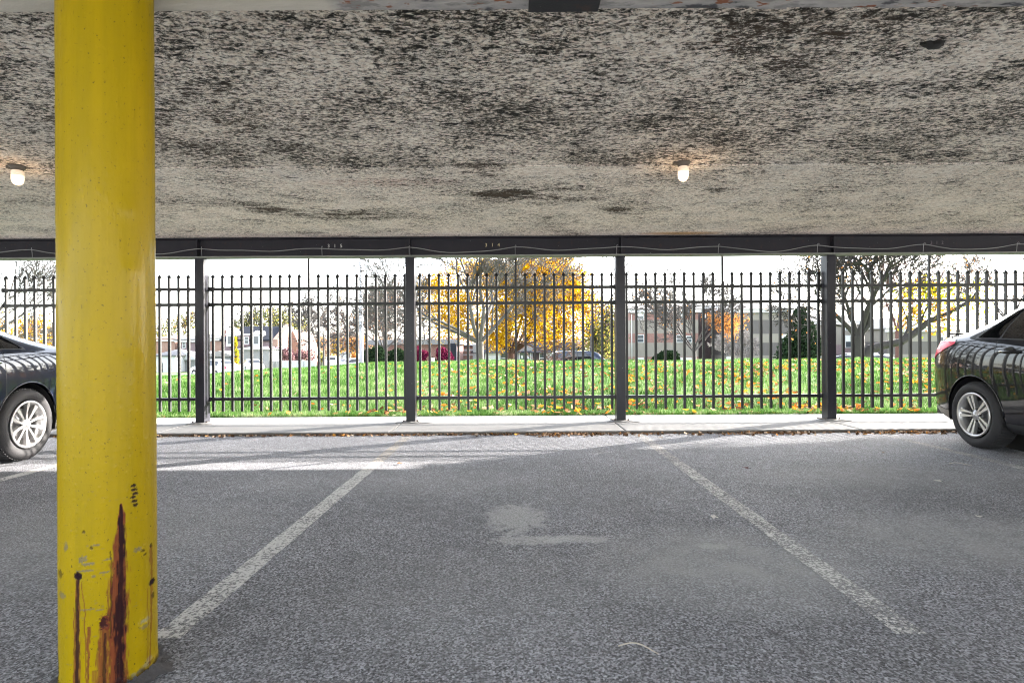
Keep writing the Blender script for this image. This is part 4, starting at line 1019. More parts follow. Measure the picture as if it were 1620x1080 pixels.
def leafcloud(pts, n, size, spread, seed, name='crown', droop=0.0, keep=None):
    r = np.random.default_rng(seed); pts = np.array([p[:] for p in pts]); c = pts[r.integers(0, len(pts), n)] + r.normal(0, spread, (n, 3)); c[:, 2] -= np.abs(r.normal(0, droop, n)) if droop else 0
    if keep is not None: c = c[keep(c)]; n = len(c)
    s = size * r.uniform(.6, 1.3, n)[:, None]; u = r.normal(0, 1, (n, 3)); u /= np.linalg.norm(u, axis=1)[:, None]; w_ = r.normal(0, 1, (n, 3)); v = np.cross(u, w_); v /= np.linalg.norm(v, axis=1)[:, None]
    V = np.stack([c - u * s, c - v * s * .6, c + u * s, c + v * s * .6], 1).reshape(-1, 3); F = np.arange(4 * n).reshape(-1, 4)
    me = mesh_np(name, V, F); fattr(me, 'rnd', np.clip(r.normal(.5, .27, n), 0, 1)); return me
def make_tree(name, px, Yd, label, trunk, bark, grow, leaf=None, lean=(0, 0), cat='tree', extra=None, group='trees beyond the fence', split=.05):
    """trunk=(fork height, radius); grow: list of (dir, len, rad, levels, kw)"""
    x = P(px, 560, Yd).x; z = gz(x, Yd); root = empty(name, (x, Yd, z), 0, label, cat, group)
    split = max(split, Yd * .00052 * 1.4); t = Tree(sum(map(ord, label))); hf, rt = trunk; top = Vector((lean[0], lean[1], hf))
    pts = [Vector((0, 0, -.1)), Vector((lean[0] * .2, 0, hf * .25)), Vector((lean[0] * .5 + .03, 0, hf * .6)), top]
    t.limb(pts[:2], rt * 1.3, rt * 1.02); t.limb(pts[1:], rt * 1.02, rt * .92)
    if extra: extra(t, top)
    for (d, L, rad, mx, kw) in grow:
        kw = dict(kw, rmin=max(kw['rmin'], Yd * .00052)); t.grow(top.copy(), Vector(d).normalized(), L, rad, 0, mx, **kw)
    link('trunk', t.mesh(split), M[bark], root, smooth=True)
    link('twigs', t.mesh(0, split), M[bark], root, smooth=True)
    if leaf:
        for (mt, n, size, spr, droop, keep) in (leaf if isinstance(leaf, list) else [leaf]):
            tip = t.tips if keep is None else [p for p in t.tips if keep(p)]
            if tip: link('crown', leafcloud(tip, n, size, spr, 5, droop=droop), M[mt], root)
    return root
K = dict(up=.15, spread=.6, wob=.16, lat=.55, shrink=.74, rmin=.010)
def kw(**a): d = dict(K); d.update(a); return d
# wide bare tree in front of the golden maple
make_tree('bare_tree', 759, 27, 'wide bare tree with pale forked branches in front of the golden maple', (2.35, .20), 'bark',
    [((-1, .1, .32), 2.6, .085, 6, kw(up=.10, wob=.12, rmin=.007)), ((-.75, -.2, .62), 2.3, .08, 6, kw(rmin=.007)), ((.95, .1, .55), 2.4, .10, 6, kw(up=.12, rmin=.007)), ((.15, .2, 1), 2.6, .12, 6, kw(spread=.5, rmin=.007)), ((-.3, -.3, 1), 2.4, .10, 6, kw(spread=.5, rmin=.007)), ((.5, -.2, 1), 2.4, .09, 6, kw(spread=.5, rmin=.007))])
make_tree('golden_maple', 808, 36, 'broad maple full of golden orange leaves behind the bare tree', (1.9, .25), 'bark_brown',
    [((-.95, 0, .55), 2.7, .12, 5, kw(up=.12)), ((.95, 0, .5), 2.7, .12, 5, kw(up=.10)), ((.35, .5, 1), 2.9, .12, 5, kw()), ((-.35, -.5, 1), 2.9, .12, 5, kw()), ((.1, -.8, .6), 2.4, .1, 5, kw()), ((.7, .2, .85), 2.9, .11, 5, kw())],
    [('gold', 16000, .065, .28, .25, lambda p: p.z > 3.1)])
gm = bpy.data.objects['golden_maple']
rg = np.random.default_rng(77); cl = []
while len(cl) < 330:
    q = rg.uniform(-1, 1, 3); d_ = np.linalg.norm(q)
    if d_ > 1 or d_ < .45: continue
    p_ = np.array([-.35 + q[0] * 5.3, q[1] * 3.6, 5.0 + q[2] * 3.2])
    if p_[2] < 2.85 + .35 * math.sin(p_[0] * 1.7): continue
    if rg.random() < .45 * (p_[0] < -1.0): continue
    cl.append(Vector(p_))
link('crown', leafcloud(cl, 38000, .07, .30, 9), M['gold'], gm)
link('crown', leafcloud([p_ * .82 + Vector((0, 0, .9)) for p_ in cl], 4500, .08, .4, 10), M['brownleaf'], gm)
make_tree('conifer_tree', 948, 57, 'loose yellowing evergreen between the golden maple and the van', (.5, .22), 'bark_dark',
    [((0, 0, 1), 3.3, .18, 4, kw(up=.6, spread=.9, lat=.95, shrink=.62)), ((.2, 0, 1), 2.1, .1, 4, kw(spread=1.0, lat=.95)), ((-.3, .2, .8), 1.8, .1, 3, kw(spread=1.0, lat=.95))], [('olive', 5200, .12, .36, .6, None), ('brownleaf', 1200, .12, .3, .2, None)])
make_tree('bare_tree', 936, 50, 'thin bare tree with top twigs rising right of the golden crown', (4.5, .17), 'bark',
    [((-.4, 0, 1), 2.4, .09, 5, kw(spread=.5)), ((.45, 0, 1), 2.5, .09, 5, kw(spread=.5)), ((.9, 0, .8), 2.0, .07, 5, kw())])
make_tree('autumn_tree', 1098, 42, 'slender tree with upright branches and a few orange leaves before the brick apartments', (1.95, .15), 'bark',
    [((-.65, 0, .8), 2.1, .075, 5, kw(wob=.12)), ((.75, .1, .8), 2.1, .085, 5, kw(wob=.12)), ((.1, 0, 1), 2.2, .10, 5, kw(spread=.5)), ((-.25, .3, 1), 2.1, .07, 5, kw(spread=.5)), ((.35, -.3, 1), 2.0, .07, 5, kw(spread=.5))],
    [('orange', 1900, .075, .22, .2, lambda p: p.x > .2 and p.z < 4.6), ('orange', 350, .06, .2, .1, lambda p: p.x < .2)])
make_tree('small_tree', 1163, 52, 'small pale-twigged tree without leaves in front of the grey apartments', (1.0, .07), 'bark_pale',
    [((-.6, 0, .7), 1.0, .03, 5, kw(rmin=.011)), ((.6, 0, .8), 1.0, .03, 5, kw(rmin=.011)), ((0, .1, 1), 1.1, .03, 5, kw(rmin=.011)), ((.25, -.3, .9), 1.0, .03, 5, kw(rmin=.011))])
def arch(t, top):
    rr = [(0, 0, 1.1), (.55, 0, 1.62), (1.2, .1, 1.80), (2.0, .1, 1.95), (2.7, .2, 2.35), (3.3, .1, 2.9), (4.1, .1, 3.2), (5.0, 0, 3.75)]
    for (p, d, r_) in t.limb([Vector(q) for q in rr], .24, .07)[2:]:
        t.grow(p, (d + Vector((t.r.gauss(0, .4), t.r.gauss(0, .4), .9))).normalized(), 1.2, r_ * .42, 2, 6, **kw(rmin=.008, up=.2))
    t.grow(Vector(rr[-1]), Vector((.9, 0, .5)), 1.6, .06, 2, 6, **kw(rmin=.008))
make_tree('dark_tree', 1357, 25.5, 'big dark tree right of the fourth column with one thick limb arching right', (2.15, .30), 'bark_dark',
    [((-.85, 0, .9), 1.9, .12, 6, kw(up=.1, rmin=.008)), ((-.1, .2, 1), 2.0, .14, 6, kw(rmin=.008)), ((.45, -.1, 1), 2.1, .14, 6, kw(rmin=.008)), ((-.35, -.4, 1), 1.9, .1, 6, kw(rmin=.008))],
    [('limeleaf', 1500, .075, .20, .2, lambda p: p.x > 2.1 and 1.9 < p.z < 4.6), ('orange', 650, .065, .15, .15, lambda p: .4 < p.x < 4.5 and p.z < 4.0), ('orange', 420, .06, .15, .1, lambda p: p.x < .4 or p.x > 3.5)], extra=arch)
make_tree('bare_tree', 1420, 48, 'tall brown bare tree seen above the arching limb of the big dark tree', (3.5, .2), 'bark_brown',
    [((-.5, 0, 1), 2.6, .10, 5, kw(up=.25, spread=.5)), ((.35, 0, 1), 2.7, .10, 5, kw(up=.25, spread=.5)), ((.9, 0, .9), 2.4, .08, 5, kw(spread=.5))])
make_tree('autumn_tree', 1605, 46, 'thin tree with scattered orange leaves above the right sedan', (3.6, .16), 'bark', [((-.8, 0, .9), 2.6, .08, 5, kw()), ((.2, 0, 1), 2.6, .09, 5, kw()), ((-.3, .2, 1), 2.6, .08, 5, kw())], [('orange', 900, .07, .3, .2, None)])
make_tree('brown_tree', 608, 50, 'rounded tree with fine brown autumn leaves left of the column between 315 and 314', (2.2, .13), 'bark',
    [((-.8, 0, .75), 2.0, .08, 5, kw()), ((.8, 0, .75), 2.0, .08, 5, kw()), ((0, .2, 1), 2.3, .09, 5, kw()), ((.3, -.4, 1), 2.1, .08, 5, kw()), ((-.35, .4, 1), 2.1, .08, 5, kw())], [('brownleaf', 4200, .07, .22, .15, None), ('orange', 450, .07, .3, .2, None)])
make_tree('bare_tree', 672, 60, 'brownish bare tree behind the left edge of the golden crown', (2.8, .15), 'bark', [((-.7, 0, .8), 2.3, .08, 5, kw()), ((.7, 0, .8), 2.3, .08, 5, kw()), ((0, 0, 1), 2.5, .1, 5, kw())], [('brownleaf', 1500, .08, .3, .2, None)])
make_tree('bare_tree', 512, 74, 'fine bare tree standing at the mouth of the side street', (3.0, .16), 'bark', [((-.5, 0, 1), 2.5, .08, 5, kw()), ((.5, 0, 1), 2.5, .08, 5, kw()), ((.05, 0, 1), 2.7, .09, 5, kw())])
make_tree('bare_tree', 476, 95, 'leafless tree behind the white garden fence', (3.0, .2), 'bark', [((-.6, 0, .9), 2.8, .09, 5, kw()), ((.6, 0, .9), 2.8, .09, 5, kw())], [('brownleaf', 900, .13, .4, .2, None)])
make_tree('leafy_tree', 408, 100, 'tall loose green and yellow tree rising behind the dark-roofed brick house', (4.4, .3), 'bark',
    [((-.7, 0, .8), 2.6, .1, 4, kw()), ((.8, 0, .7), 2.8, .1, 4, kw()), ((0, 0, 1), 2.7, .12, 4, kw()), ((.4, 0, .9), 2.7, .1, 4, kw()), ((.95, 0, .2), 3.0, .1, 4, kw())], [('olive', 1500, .17, .5, .3, lambda p: p.z > 4.5)])
make_tree('leafy_tree', 452, 92, 'green-yellow tree over the low wing of the dark-roofed house', (4.6, .26), 'bark', [((-.6, 0, .8), 2.0, .1, 4, kw()), ((.6, 0, .7), 2.0, .1, 4, kw()), ((0, 0, 1), 2.2, .1, 4, kw())], [('olive', 1500, .15, .45, .3, None)])
make_tree('leafy_tree', 288, 110, 'loose yellow and green tree behind the white garages', (4.5, .25), 'bark', [((-.7, 0, .9), 2.6, .1, 4, kw()), ((.5, 0, .9), 2.8, .1, 4, kw()), ((0, 0, 1), 2.7, .1, 4, kw())], [('olive', 600, .18, .5, .3, None), ('orange', 260, .17, .5, .3, None)])
make_tree('leafy_tree', 262, 118, 'dark green treetop at the yellow column edge behind the tan house', (4.0, .25), 'bark', [((-.5, 0, .9), 2.0, .1, 3, kw()), ((.5, 0, .9), 2.0, .1, 3, kw())], [('olive', 700, .17, .6, .3, None)])
make_tree('golden_tree', 36, 38, 'orange-gold tree glowing above the navy car at the left edge', (1.4, .15), 'bark', [((-.8, 0, .7), 1.4, .07, 4, kw()), ((.7, 0, .6), 1.3, .07, 4, kw()), ((0, 0, 1), 1.3, .08, 4, kw())], [('gold', 3000, .09, .3, .2, None), ('orange', 900, .08, .4, .2, None)])
make_tree('bare_tree', -40, 26, 'sweeping bare tree at the far left edge above the navy car', (2.0, .16), 'bark', [((.9, 0, .8), 2.4, .07, 6, kw(wob=.08, rmin=.007)), ((.5, 0, 1), 2.6, .08, 6, kw(wob=.08, rmin=.007)), ((-.5, 0, 1), 2.2, .08, 5, kw())])
for k, (px, Yd, sz, lb, lf) in enumerate([(541, 118, 1.0, 'golden street tree arching over the far side street', 'gold'), (500, 105, .9, 'orange tree behind the end of the white garden fence', 'orange'), (528, 130, 1.3, 'rust-coloured tree at the far end of the side street', 'brownleaf'),
        (562, 100, 1.0, 'small bright orange tree left of the street light pole', 'orange'), (590, 120, 1.8, 'tall tan tree far behind the street light pole', 'brownleaf'), (553, 140, 1.5, 'pinkish bare-topped tree at the end of the side street', 'pinkleaf')]):
    make_tree('street_tree', px, Yd, lb, (1.6 * sz, .14), 'bark', [((-.6, 0, .8), 1.5 * sz, .06, 4, kw()), ((.6, 0, .8), 1.5 * sz, .06, 4, kw()), ((0, 0, 1), 1.6 * sz, .07, 4, kw())], [(lf, 900, .15, .35, .2, None)], group='autumn trees along the side street')

def bush(name, px, py, Yd, rx, ry, h, mat, n, size, label, cat='bush', cone=0, group=None):
    p = P(px, py, Yd); z = gz(p.x, Yd); root = empty(name, (p.x, Yd, z), 0, label, cat, group); r = np.random.default_rng(int(px * 7 + Yd))
    k = 9 if not cone else 22; cen = []
    for _ in range(k):
        if cone: f = r.random() ** .8; rad = (1 - f) ** .75 * .9; a = r.uniform(0, 6.28); cen.append((math.cos(a) * rx * rad * .5, math.sin(a) * ry * rad * .5, h * (.08 + .85 * f), rx * (.28 + .4 * (1 - f)) ))
        else: a = r.uniform(0, 6.28); q = r.random() ** .5; cen.append((math.cos(a) * rx * q * .6, math.sin(a) * ry * q * .6, h * r.uniform(.35, .72), min(rx, h) * r.uniform(.3, .45)))
    cen = np.array(cen); i = r.integers(0, k, n); u = r.normal(0, 1, (n, 3)); u /= np.linalg.norm(u, axis=1)[:, None]; u *= r.uniform(.6, 1.05, n)[:, None] ** .5
    c = cen[i, :3] + u * cen[i, 3:4] * [1, 1, .9 if not cone else 1.3]; c[:, 2] = np.clip(c[:, 2], .02, h * 1.05)
    s = size * r.uniform(.6, 1.3, n)[:, None]; u = r.normal(0, 1, (n, 3)); u /= np.linalg.norm(u, axis=1)[:, None]; w_ = r.normal(0, 1, (n, 3)); v = np.cross(u, w_); v /= np.linalg.norm(v, axis=1)[:, None]
    V = np.stack([c - u * s, c - v * s * .7, c + u * s, c + v * s * .7], 1).reshape(-1, 3)
    me = mesh_np('foliage', V, np.arange(4 * n).reshape(-1, 4)); fattr(me, 'rnd', np.clip(r.normal(.5, .27, n), 0, 1)); link('foliage', me, M[mat], root)
    b = MB(); 
    for q in range(5):
        a = q * 1.3; b.tube([(0, 0, -.05), (math.cos(a) * rx * .2, math.sin(a) * ry * .2, h * .35), (math.cos(a) * rx * .4, math.sin(a) * ry * .4, h * .75)], [.06, .04, .015], 5)
    b.build('stem', M['bark_dark'], root); return root
bush('evergreen_tree', 1267, 575, 55, 2.4, 2.0, 5.9, 'evergreen', 12000, .12, 'dark conical evergreen between the grey apartment blocks', 'tree', 1)
bush('evergreen_hedge', 592, 575, 46, 1.35, 1.0, 3.3, 'evergreen', 5200, .10, 'tall dark rounded evergreen right of the street light pole', 'hedge')
bush('evergreen_hedge', 626, 575, 47, 1.35, .9, 2.7, 'evergreen', 4200, .10, 'lower dark evergreen at the foot of the low brick building', 'hedge')
bush('evergreen_hedge', 1054, 578, 62, 2.0, .8, 2.1, 'evergreen', 4500, .11, 'low dark hedge under the windows of the brick and grey apartments', 'hedge')
bush('evergreen_hedge', 1236, 578, 66, 1.0, .8, 2.2, 'evergreen', 1500, .11, 'small dark shrub under the last window of the grey apartments', 'hedge')
bush('purple_bush', 666, 575, 50, 1.0, .8, 3.0, 'purple', 3400, .09, 'round purple shrub just right of the column between 315 and 314', 'bush', 0, 'purple shrubs before the brick building')
bush('purple_bush', 703, 575, 50, 1.15, .8, 3.1, 'purple', 3800, .09, 'round purple shrub under the left branches of the bare tree', 'bush', 0, 'purple shrubs before the brick building')
bush('evergreen_hedge', 683, 580, 48, .55, .5, 2.0, 'evergreen', 1200, .08, 'small dark shrub between the two purple shrubs', 'hedge')
bush('pink_shrub', 421, 560, 68, 1.5, .9, 3.6, 'pinkleaf', 1500, .11, 'dusky pink twiggy shrub in front of the dark-roofed brick house', 'bush', 0, 'pinkish shrubs behind the white garden fence')
bush('pink_shrub', 447, 560, 70, 1.7, .9, 3.5, 'pinkleaf', 1600, .11, 'dusky pink twiggy shrub before the low wing of the house', 'bush', 0, 'pinkish shrubs behind the white garden fence')
bush('pink_shrub', 482, 560, 76, 1.9, .9, 3.4, 'pinkleaf', 1500, .12, 'reddish shrub behind the right end of the white garden fence', 'bush', 0, 'pinkish shrubs behind the white garden fence')
bush('columnar_shrub', 373, 560, 64, .45, .4, 4.2, 'limeleaf', 900, .10, 'narrow yellow-green shrub left of the grey garage door', 'bush', 1)
bush('orange_bush', 563, 575, 92, .8, .8, 3.4, 'orange', 900, .12, 'orange bush at the kerb of the side street', 'bush')
bush('olive_bush', 508, 575, 78, .7, .7, 3.2, 'olive', 900, .12, 'olive bush at the right end of the white garden fence', 'bush')

# ------------------------------------------------------------------ buildings
M['brick_red'] = brickmat('red_brick', (.15, .055, .042), (.20, .085, .065), (.22, .20, .19)); M['brick_dark'] = brickmat('dark_brick', (.035, .018, .021), (.055, .03, .03), (.07, .065, .065))
M['brick_tan'] = brickmat('tan_brick', (.28, .18, .11), (.34, .24, .16), (.3, .27, .24)); M['brick_pink'] = brickmat('pink_brick', (.22, .11, .08), (.27, .15, .11), (.26, .23, .2))
M['brick_purple'] = brickmat('mauve_brick', (.12, .075, .085), (.16, .105, .115), (.2, .18, .18))
M['greywall'] = simple('grey_brick_wall', (.165, .148, .128), .85, scale=1.5); M['greydark'] = simple('dark_slate_band', (.075, .066, .064), .85, scale=1.5); M['whitewall'] = simple('white_siding', (.36, .36, .37), .7, scale=1.5, var=.06)  # greydark is the walls' own darker band colour
M['greysiding'] = simple('grey_siding', (.16, .16, .165), .7, scale=1.5, var=.08)
M['shingle'] = simple('slate_shingles', (.018, .020, .027), .9, scale=3, var=.3, Specular_IOR_Level=.1); M['shingle_pale'] = simple('pale_shingles', (.19, .175, .165), .85, scale=3); M['shingle_grey'] = simple('grey_shingles', (.07, .07, .075), .85, scale=3)
M['white'] = simple('white_woodwork', (.42, .42, .42), .6, var=.04); M['pane'] = NT('window_pane').fin((.05, .06, .07), .06, 0.0, Specular_IOR_Level=.7); M['blind'] = simple('pale_blind', (.55, .56, .56), .6)
def window(parent, x0, x1, y, z0, z1, frame='white', pane='pane', blind=0.0, mull=True, door=False):
    """on a front (-y) facade; coordinates local to the building"""
    f = .07; b = MB(); yf_ = y - .03
    b.box(x0 - f, x0, yf_, y + .02, z0 - f, z1 + f); b.box(x1, x1 + f, yf_, y + .02, z0 - f, z1 + f); b.box(x0, x1, yf_, y + .02, z1, z1 + f); b.box(x0, x1, yf_ - .04, y + .02, z0 - f, z0)
    if mull: b.box(x0, x1, yf_ + .004, y + .01, (z0 + z1) / 2 - .03, (z0 + z1) / 2 + .03)
    w_ = b.build('door' if door else 'window', M[frame], parent)
    b = MB(); b.box(x0 + .001, x1 - .001, y - .008, y + .006, z0 + .001, z1 - .001); b.build('pane', M[pane], w_)
    if blind: b = MB(); b.box(x0 + .01, x1 - .01, y - .014, y - .010, z1 - (z1 - z0) * blind, z1 - .01); b.build('blind', M['blind'], w_)
    return w_
def building(name, label, cat, px0, px1, Yd, depth, zbase=None, group=None):
    a = P(px0, 560, Yd); b_ = P(px1, 560, Yd); xc = (a.x + b_.x) / 2; z = gz(xc, Yd) if zbase is None else zbase
    o = empty(name, (xc, Yd, z), 0, label, cat, group); return o, (b_.x - a.x) / 2, z
def L_(o, px, py, Yd): p = P(px, py, Yd); return p.x - o.location.x, p.z - o.location.z
def hip(parent, hw, d, z0, z1, mat, over=.35, ridge=.45, name='roof', th=.12, dy=0):
    b = MB(); x0, x1, y0, y1 = -hw - over, hw + over, -over + dy, d + over + dy; ym = (y0 + y1) / 2; rx = hw * ridge
    b.add([(x0, y0, z0), (x1, y0, z0), (x1, y1, z0), (x0, y1, z0), (-rx, ym, z1), (rx, ym, z1), (x0, y0, z0 - th), (x1, y0, z0 - th), (x1, y1, z0 - th), (x0, y1, z0 - th)],
          [(0, 1, 5, 4), (1, 2, 5), (2, 3, 4, 5), (3, 0, 4), (9, 8, 7, 6), (0, 6, 7, 1), (1, 7, 8, 2), (2, 8, 9, 3), (3, 9, 6, 0)]); return b.build(name, M[mat], parent)
# -- brick and grey banded apartments
def apartments(label, px0, px1, Yd, depth, eave_py, ridge_py, bands, roofm, wins, ridge=.5, group='three-storey apartment blocks'):
    o, hw, z = building('apartment_building', label, 'building', px0, px1, Yd, depth, group=group); zs = []
    top = L_(o, (px0 + px1) / 2, eave_py, Yd)[1]
    cur = top
    for (py, mat) in bands:          # from the top downwards
        zb = L_(o, (px0 + px1) / 2, py, Yd)[1] if py else 0
        b = MB(); b.box(-hw, hw, 0, depth, zb, cur); b.build('wall', M[mat], o)
        cur = zb
    b = MB(); b.box(-hw - .3, hw + .3, -.3, -.001, top - .35, top); b.build('eaves', M['white'] if roofm != 'shingle' else M['whitewall'], o)
    hip(o, hw, depth, top + .12, L_(o, (px0 + px1) / 2, ridge_py, Yd)[1], roofm, .35, ridge)
    for (wx0, wx1, wy0, wy1, bl) in wins:
        x0, z1 = L_(o, wx0, wy0, Yd); x1, z0 = L_(o, wx1, wy1, Yd); window(o, x0, x1, -.002, max(z0, .1), z1, blind=bl)
    return o
W1 = [(1009, 1018, 494, 505, .5), (1009, 1018, 530, 541, 0), (1008, 1018, 566, 580, .5), (1071, 1081, 494, 505, .6), (1071, 1081, 530, 541, 0), (1073, 1083, 566, 580, .6), (1086, 1094, 566, 578, .5), (1086, 1094, 532, 541, 0)]
o = apartments('brick and grey banded apartment block right of the beam-joint column', 997, 1105, 70, 9, 490, 477, [(506, 'brick_red'), (527, 'greywall'), (542, 'brick_red'), (564, 'greywall'), (None, 'brick_red')], 'shingle_pale', W1)
b = MB(); x, zt = L_(o, 999, 497, 70); b.tube([(x, -.1, .1), (x, -.1, zt)], .05, 6); b.build('downpipe', M['white'], o)
W2 = [(1233, 1243, 530, 541, .4), (1233, 1243, 564, 573, .7), (1150, 1160, 565, 576, .3), (1138, 1144, 565, 576, .5), (1150, 1158, 500, 510, .3)]
o = apartments('grey banded apartment block with a pale hip roof left of the dark evergreen', 1152, 1250, 68, 10, 490, 470, [(506, 'greywall'), (528, 'greydark'), (542, 'greywall'), (562, 'greydark'), (None, 'greywall')], 'shingle_pale', W2[:3], .12)
o = apartments('dark brick apartment wing half hidden behind the orange-leaved tree', 1106, 1151, 74, 9, 484, 474, [(None, 'brick_dark')], 'shingle_pale', [(1113, 1119, 498, 508, .4), (1138, 1146, 496, 506, .4), (1138, 1145, 563, 576, .4), (1126, 1132, 530, 541, .3)], .6)
b = MB(); x, zt = L_(o, 1137, 492, 74); b.tube([(x, -.1, .1), (x, -.1, zt)], .05, 6); b.build('downpipe', M['white'], o)
o = apartments('grey apartment block behind the big dark tree', 1292, 1398, 72, 10, 509, 494, [(545, 'greywall'), (560, 'brick_purple'), (None, 'brick_dark')], 'shingle_pale', [(1338, 1349, 531, 549, .5), (1384, 1392, 534, 542, .5), (1338, 1346, 512, 522, .4), (1299, 1304, 560, 575, .5)], .3)
o = apartments('grey apartment block under the yellow-green leaves beside the right sedan', 1404, 1492, 66, 10, 520, 500, [(540, 'greywall'), (560, 'greydark'), (None, 'greywall')], 'shingle_pale', [(1400, 1411, 560, 574, .6), (1483, 1492, 526, 539, .5), (1483, 1492, 561, 573, .5)], .3)
o, hw, z = building('brick_building', 'orange brick building peeking out just left of the beam-joint column', 'building', 950, 994, 78, 8)
_, zt = L_(o, 970, 512, 78); b = MB(); b.box(-hw, hw, 0, 8, 0, zt); b.build('wall', M['brick_tan'], o); hip(o, hw, 8, zt + .1, zt + 1.2, 'shingle_pale')
x0, z1 = L_(o, 963, 530, 78); x1, z0 = L_(o, 969, 545, 78); window(o, x0, x1, 0, z0, z1)
# -- low commercial building with a dark mansard
Yc = 58; o, hw, z = building('low_shop', 'long low dark-roofed building with white-framed windows behind the golden maple', 'building', 752, 912, Yc, 9)
_, zt = L_(o, 830, 557, Yc); b = MB(); b.box(-hw, hw, 0, 9, 0, zt); b.build('wall', M['brick_dark'], o)
_, zr = L_(o, 830, 541, Yc); b = MB(); b.add([(-hw - .5, -.6, zt - .05), (hw + .5, -.6, zt - .05), (hw + .5, 9.4, zt - .05), (-hw - .5, 9.4, zt - .05), (-hw + .4, 1.6, zr), (hw - .4, 1.6, zr), (hw - .4, 7.5, zr), (-hw + .4, 7.5, zr)], [(0, 1, 5, 4), (1, 2, 6, 5), (2, 3, 7, 6), (3, 0, 4, 7), (4, 5, 6, 7), (3, 2, 1, 0)]); b.build('roof', M['shingle'], o)
for (a_, c_, bl) in ((768, 792, .9), (793, 801, 0), (854, 862, 0), (865, 879, .8), (883, 892, .6)):
    x0, z1 = L_(o, a_, 558, Yc); x1, z0 = L_(o, c_, 574, Yc); window(o, x0, x1, -.002, z0, z1, blind=bl)
x0, z1 = L_(o, 822, 557, Yc); x1, z0 = L_(o, 839, 590, Yc); dr = window(o, x0, x1, -.3, .1, z1, 'white', 'pane', 0, False, True); b = MB(); b.tube([(x1 - .15, -.36, 1.1), (x1 - .15, -.36, 1.6)], .03, 6); b.build('handle', M['chrome'], dr)
for (q0, q1) in ((824.5, 827), (833.5, 837)):
    x0, z1 = L_(o, q0, 562, Yc); x1, z0 = L_(o, q1, 566.5, Yc); b = MB(); b.box(x0, x1, -.318, -.312, z0, z1); b.build('notice', M['white'], dr)
x0, z1 = L_(o, 818, 548, Yc); x1, z0 = L_(o, 843, 555, Yc); b = MB(); b.box(x0, x1, -.3, -.001, z0, z1 + .1); b.box(x0, x0 + .2, -.29, -.0, 0, z0); b.box(x1 - .2, x1, -.29, -.0, 0, z0); b.build('porch', M['greysiding'], o)
x0, _ = L_(o, 904, 550, Yc); b = MB(); b.box(x0, x0 + .55, -.5, .3, 0, L_(o, 904, 536, Yc)[1]); b.build('pier', M['greysiding'], o)
x0, _ = L_(o, 753, 550, Yc); b = MB(); b.box(x0 - .3, x0 + .12, -.5, .3, 0, L_(o, 754, 545, Yc)[1]); b.build('pier', M['greysiding'], o)
# railing in front
o = empty('railing', (P(815, 570, 52).x, 52, gz(0, 52)), 0, 'low black railing in front of the dark-roofed shop windows', 'railing')
hw = 4.2; b = MB(); zt = P(815, 570.5, 52).z - o.location.z
b.box(-hw, hw, -.02, .02, zt - .05, zt); b.box(-hw, hw, -.02, .02, .2, .25); b.build('rail', M['fence'], o)
b = MB()
for k in range(43): x = -hw + k * .2; b.box(x - .012, x + .012, -.012, .012, .25, zt - .05)
b.build('balusters', M['fence'], o)
# -- red brick building behind the purple shrubs and the hedge
o, hw, z = building('brick_building', 'low red brick building with a pale flat fascia behind the purple shrubs', 'building', 590, 722, 56, 8)
_, zt = L_(o, 660, 545, 56); b = MB(); b.box(-hw, hw, 0, 8, 0, zt); b.build('wall', M['brick_red'], o)
_, zr = L_(o, 660, 537, 56); b = MB(); b.box(-hw - .4, hw + .4, -.4, 8.4, zt + .001, zr); b.build('roof', M['greysiding'], o)
x0, z1 = L_(o, 712, 548, 56); x1, _ = L_(o, 723, 548, 56); b = MB(); b.box(x0, x1, -.8, -.002, 0, z1 + .3); b.build('porch', M['shingle'], o)
x0, z1 = L_(o, 681, 557, 50); 
o2 = empty('electric_box', (P(684.5, 570, 47).x, 47, gz(0, 47)), 0, 'pale utility box behind the small dark shrub between the purple shrubs', 'utility box'); b = MB(); _z = P(684, 566, 47).z - o2.location.z; b.bbox(-.14, .14, -.12, .12, _z - .5, _z, .02); b.build('cabinet', M['white'], o2); b = MB(); b.box(-.03, .03, -.03, .03, 0, _z - .5); b.build('post', M['zinc'], o2)
# -- pink house and white garage between bare tree trunk and brick building
o, hw, z = building('pink_house', 'pinkish banded brick house seen left of the bare tree trunk', 'house', 728, 757, 66, 7)
for (pt, pb, mt) in ((547, 552, 'brick_pink'), (552, 555, 'whitewall'), (555, 560, 'brick_pink'), (560, 562, 'whitewall'), (562, 568, 'brick_pink')):
    _, za = L_(o, 742, pt, 66); _, zb_ = L_(o, 742, pb, 66); b = MB(); b.box(-hw, hw, 0, 7, zb_, za); b.build('wall', M[mt], o)
_, zb_ = L_(o, 742, 568, 66); b = MB(); b.box(-hw, hw, 0, 7, 0, zb_); b.build('wall', M['whitewall'], o)
_, za = L_(o, 742, 547, 66); _, zr = L_(o, 742, 540, 66); hip(o, hw, 7, za + .1, zr, 'shingle_grey')
x0, z1 = L_(o, 728, 540, 65); b = MB(); b.box(-hw - .05, -hw + .35, -.4, -.002, 0, L_(o, 728, 543, 66)[1]); b.build('pier', M['brick_pink'], o)
o = empty('waste_bin', (P(737, 572, 60).x, 60, gz(-5, 60)), 0, 'black wheeled bin standing before the white garage wall', 'bin'); zt = P(737, 569, 60).z - o.location.z
b = MB(); b.bbox(-.25, .25, -.25, .25, .1, zt - .1, .04); b.build('tub', M['trim'], o); b = MB(); b.bbox(-.28, .28, -.3, .28, zt - .1, zt, .03); b.build('lid', M['trim'], o)
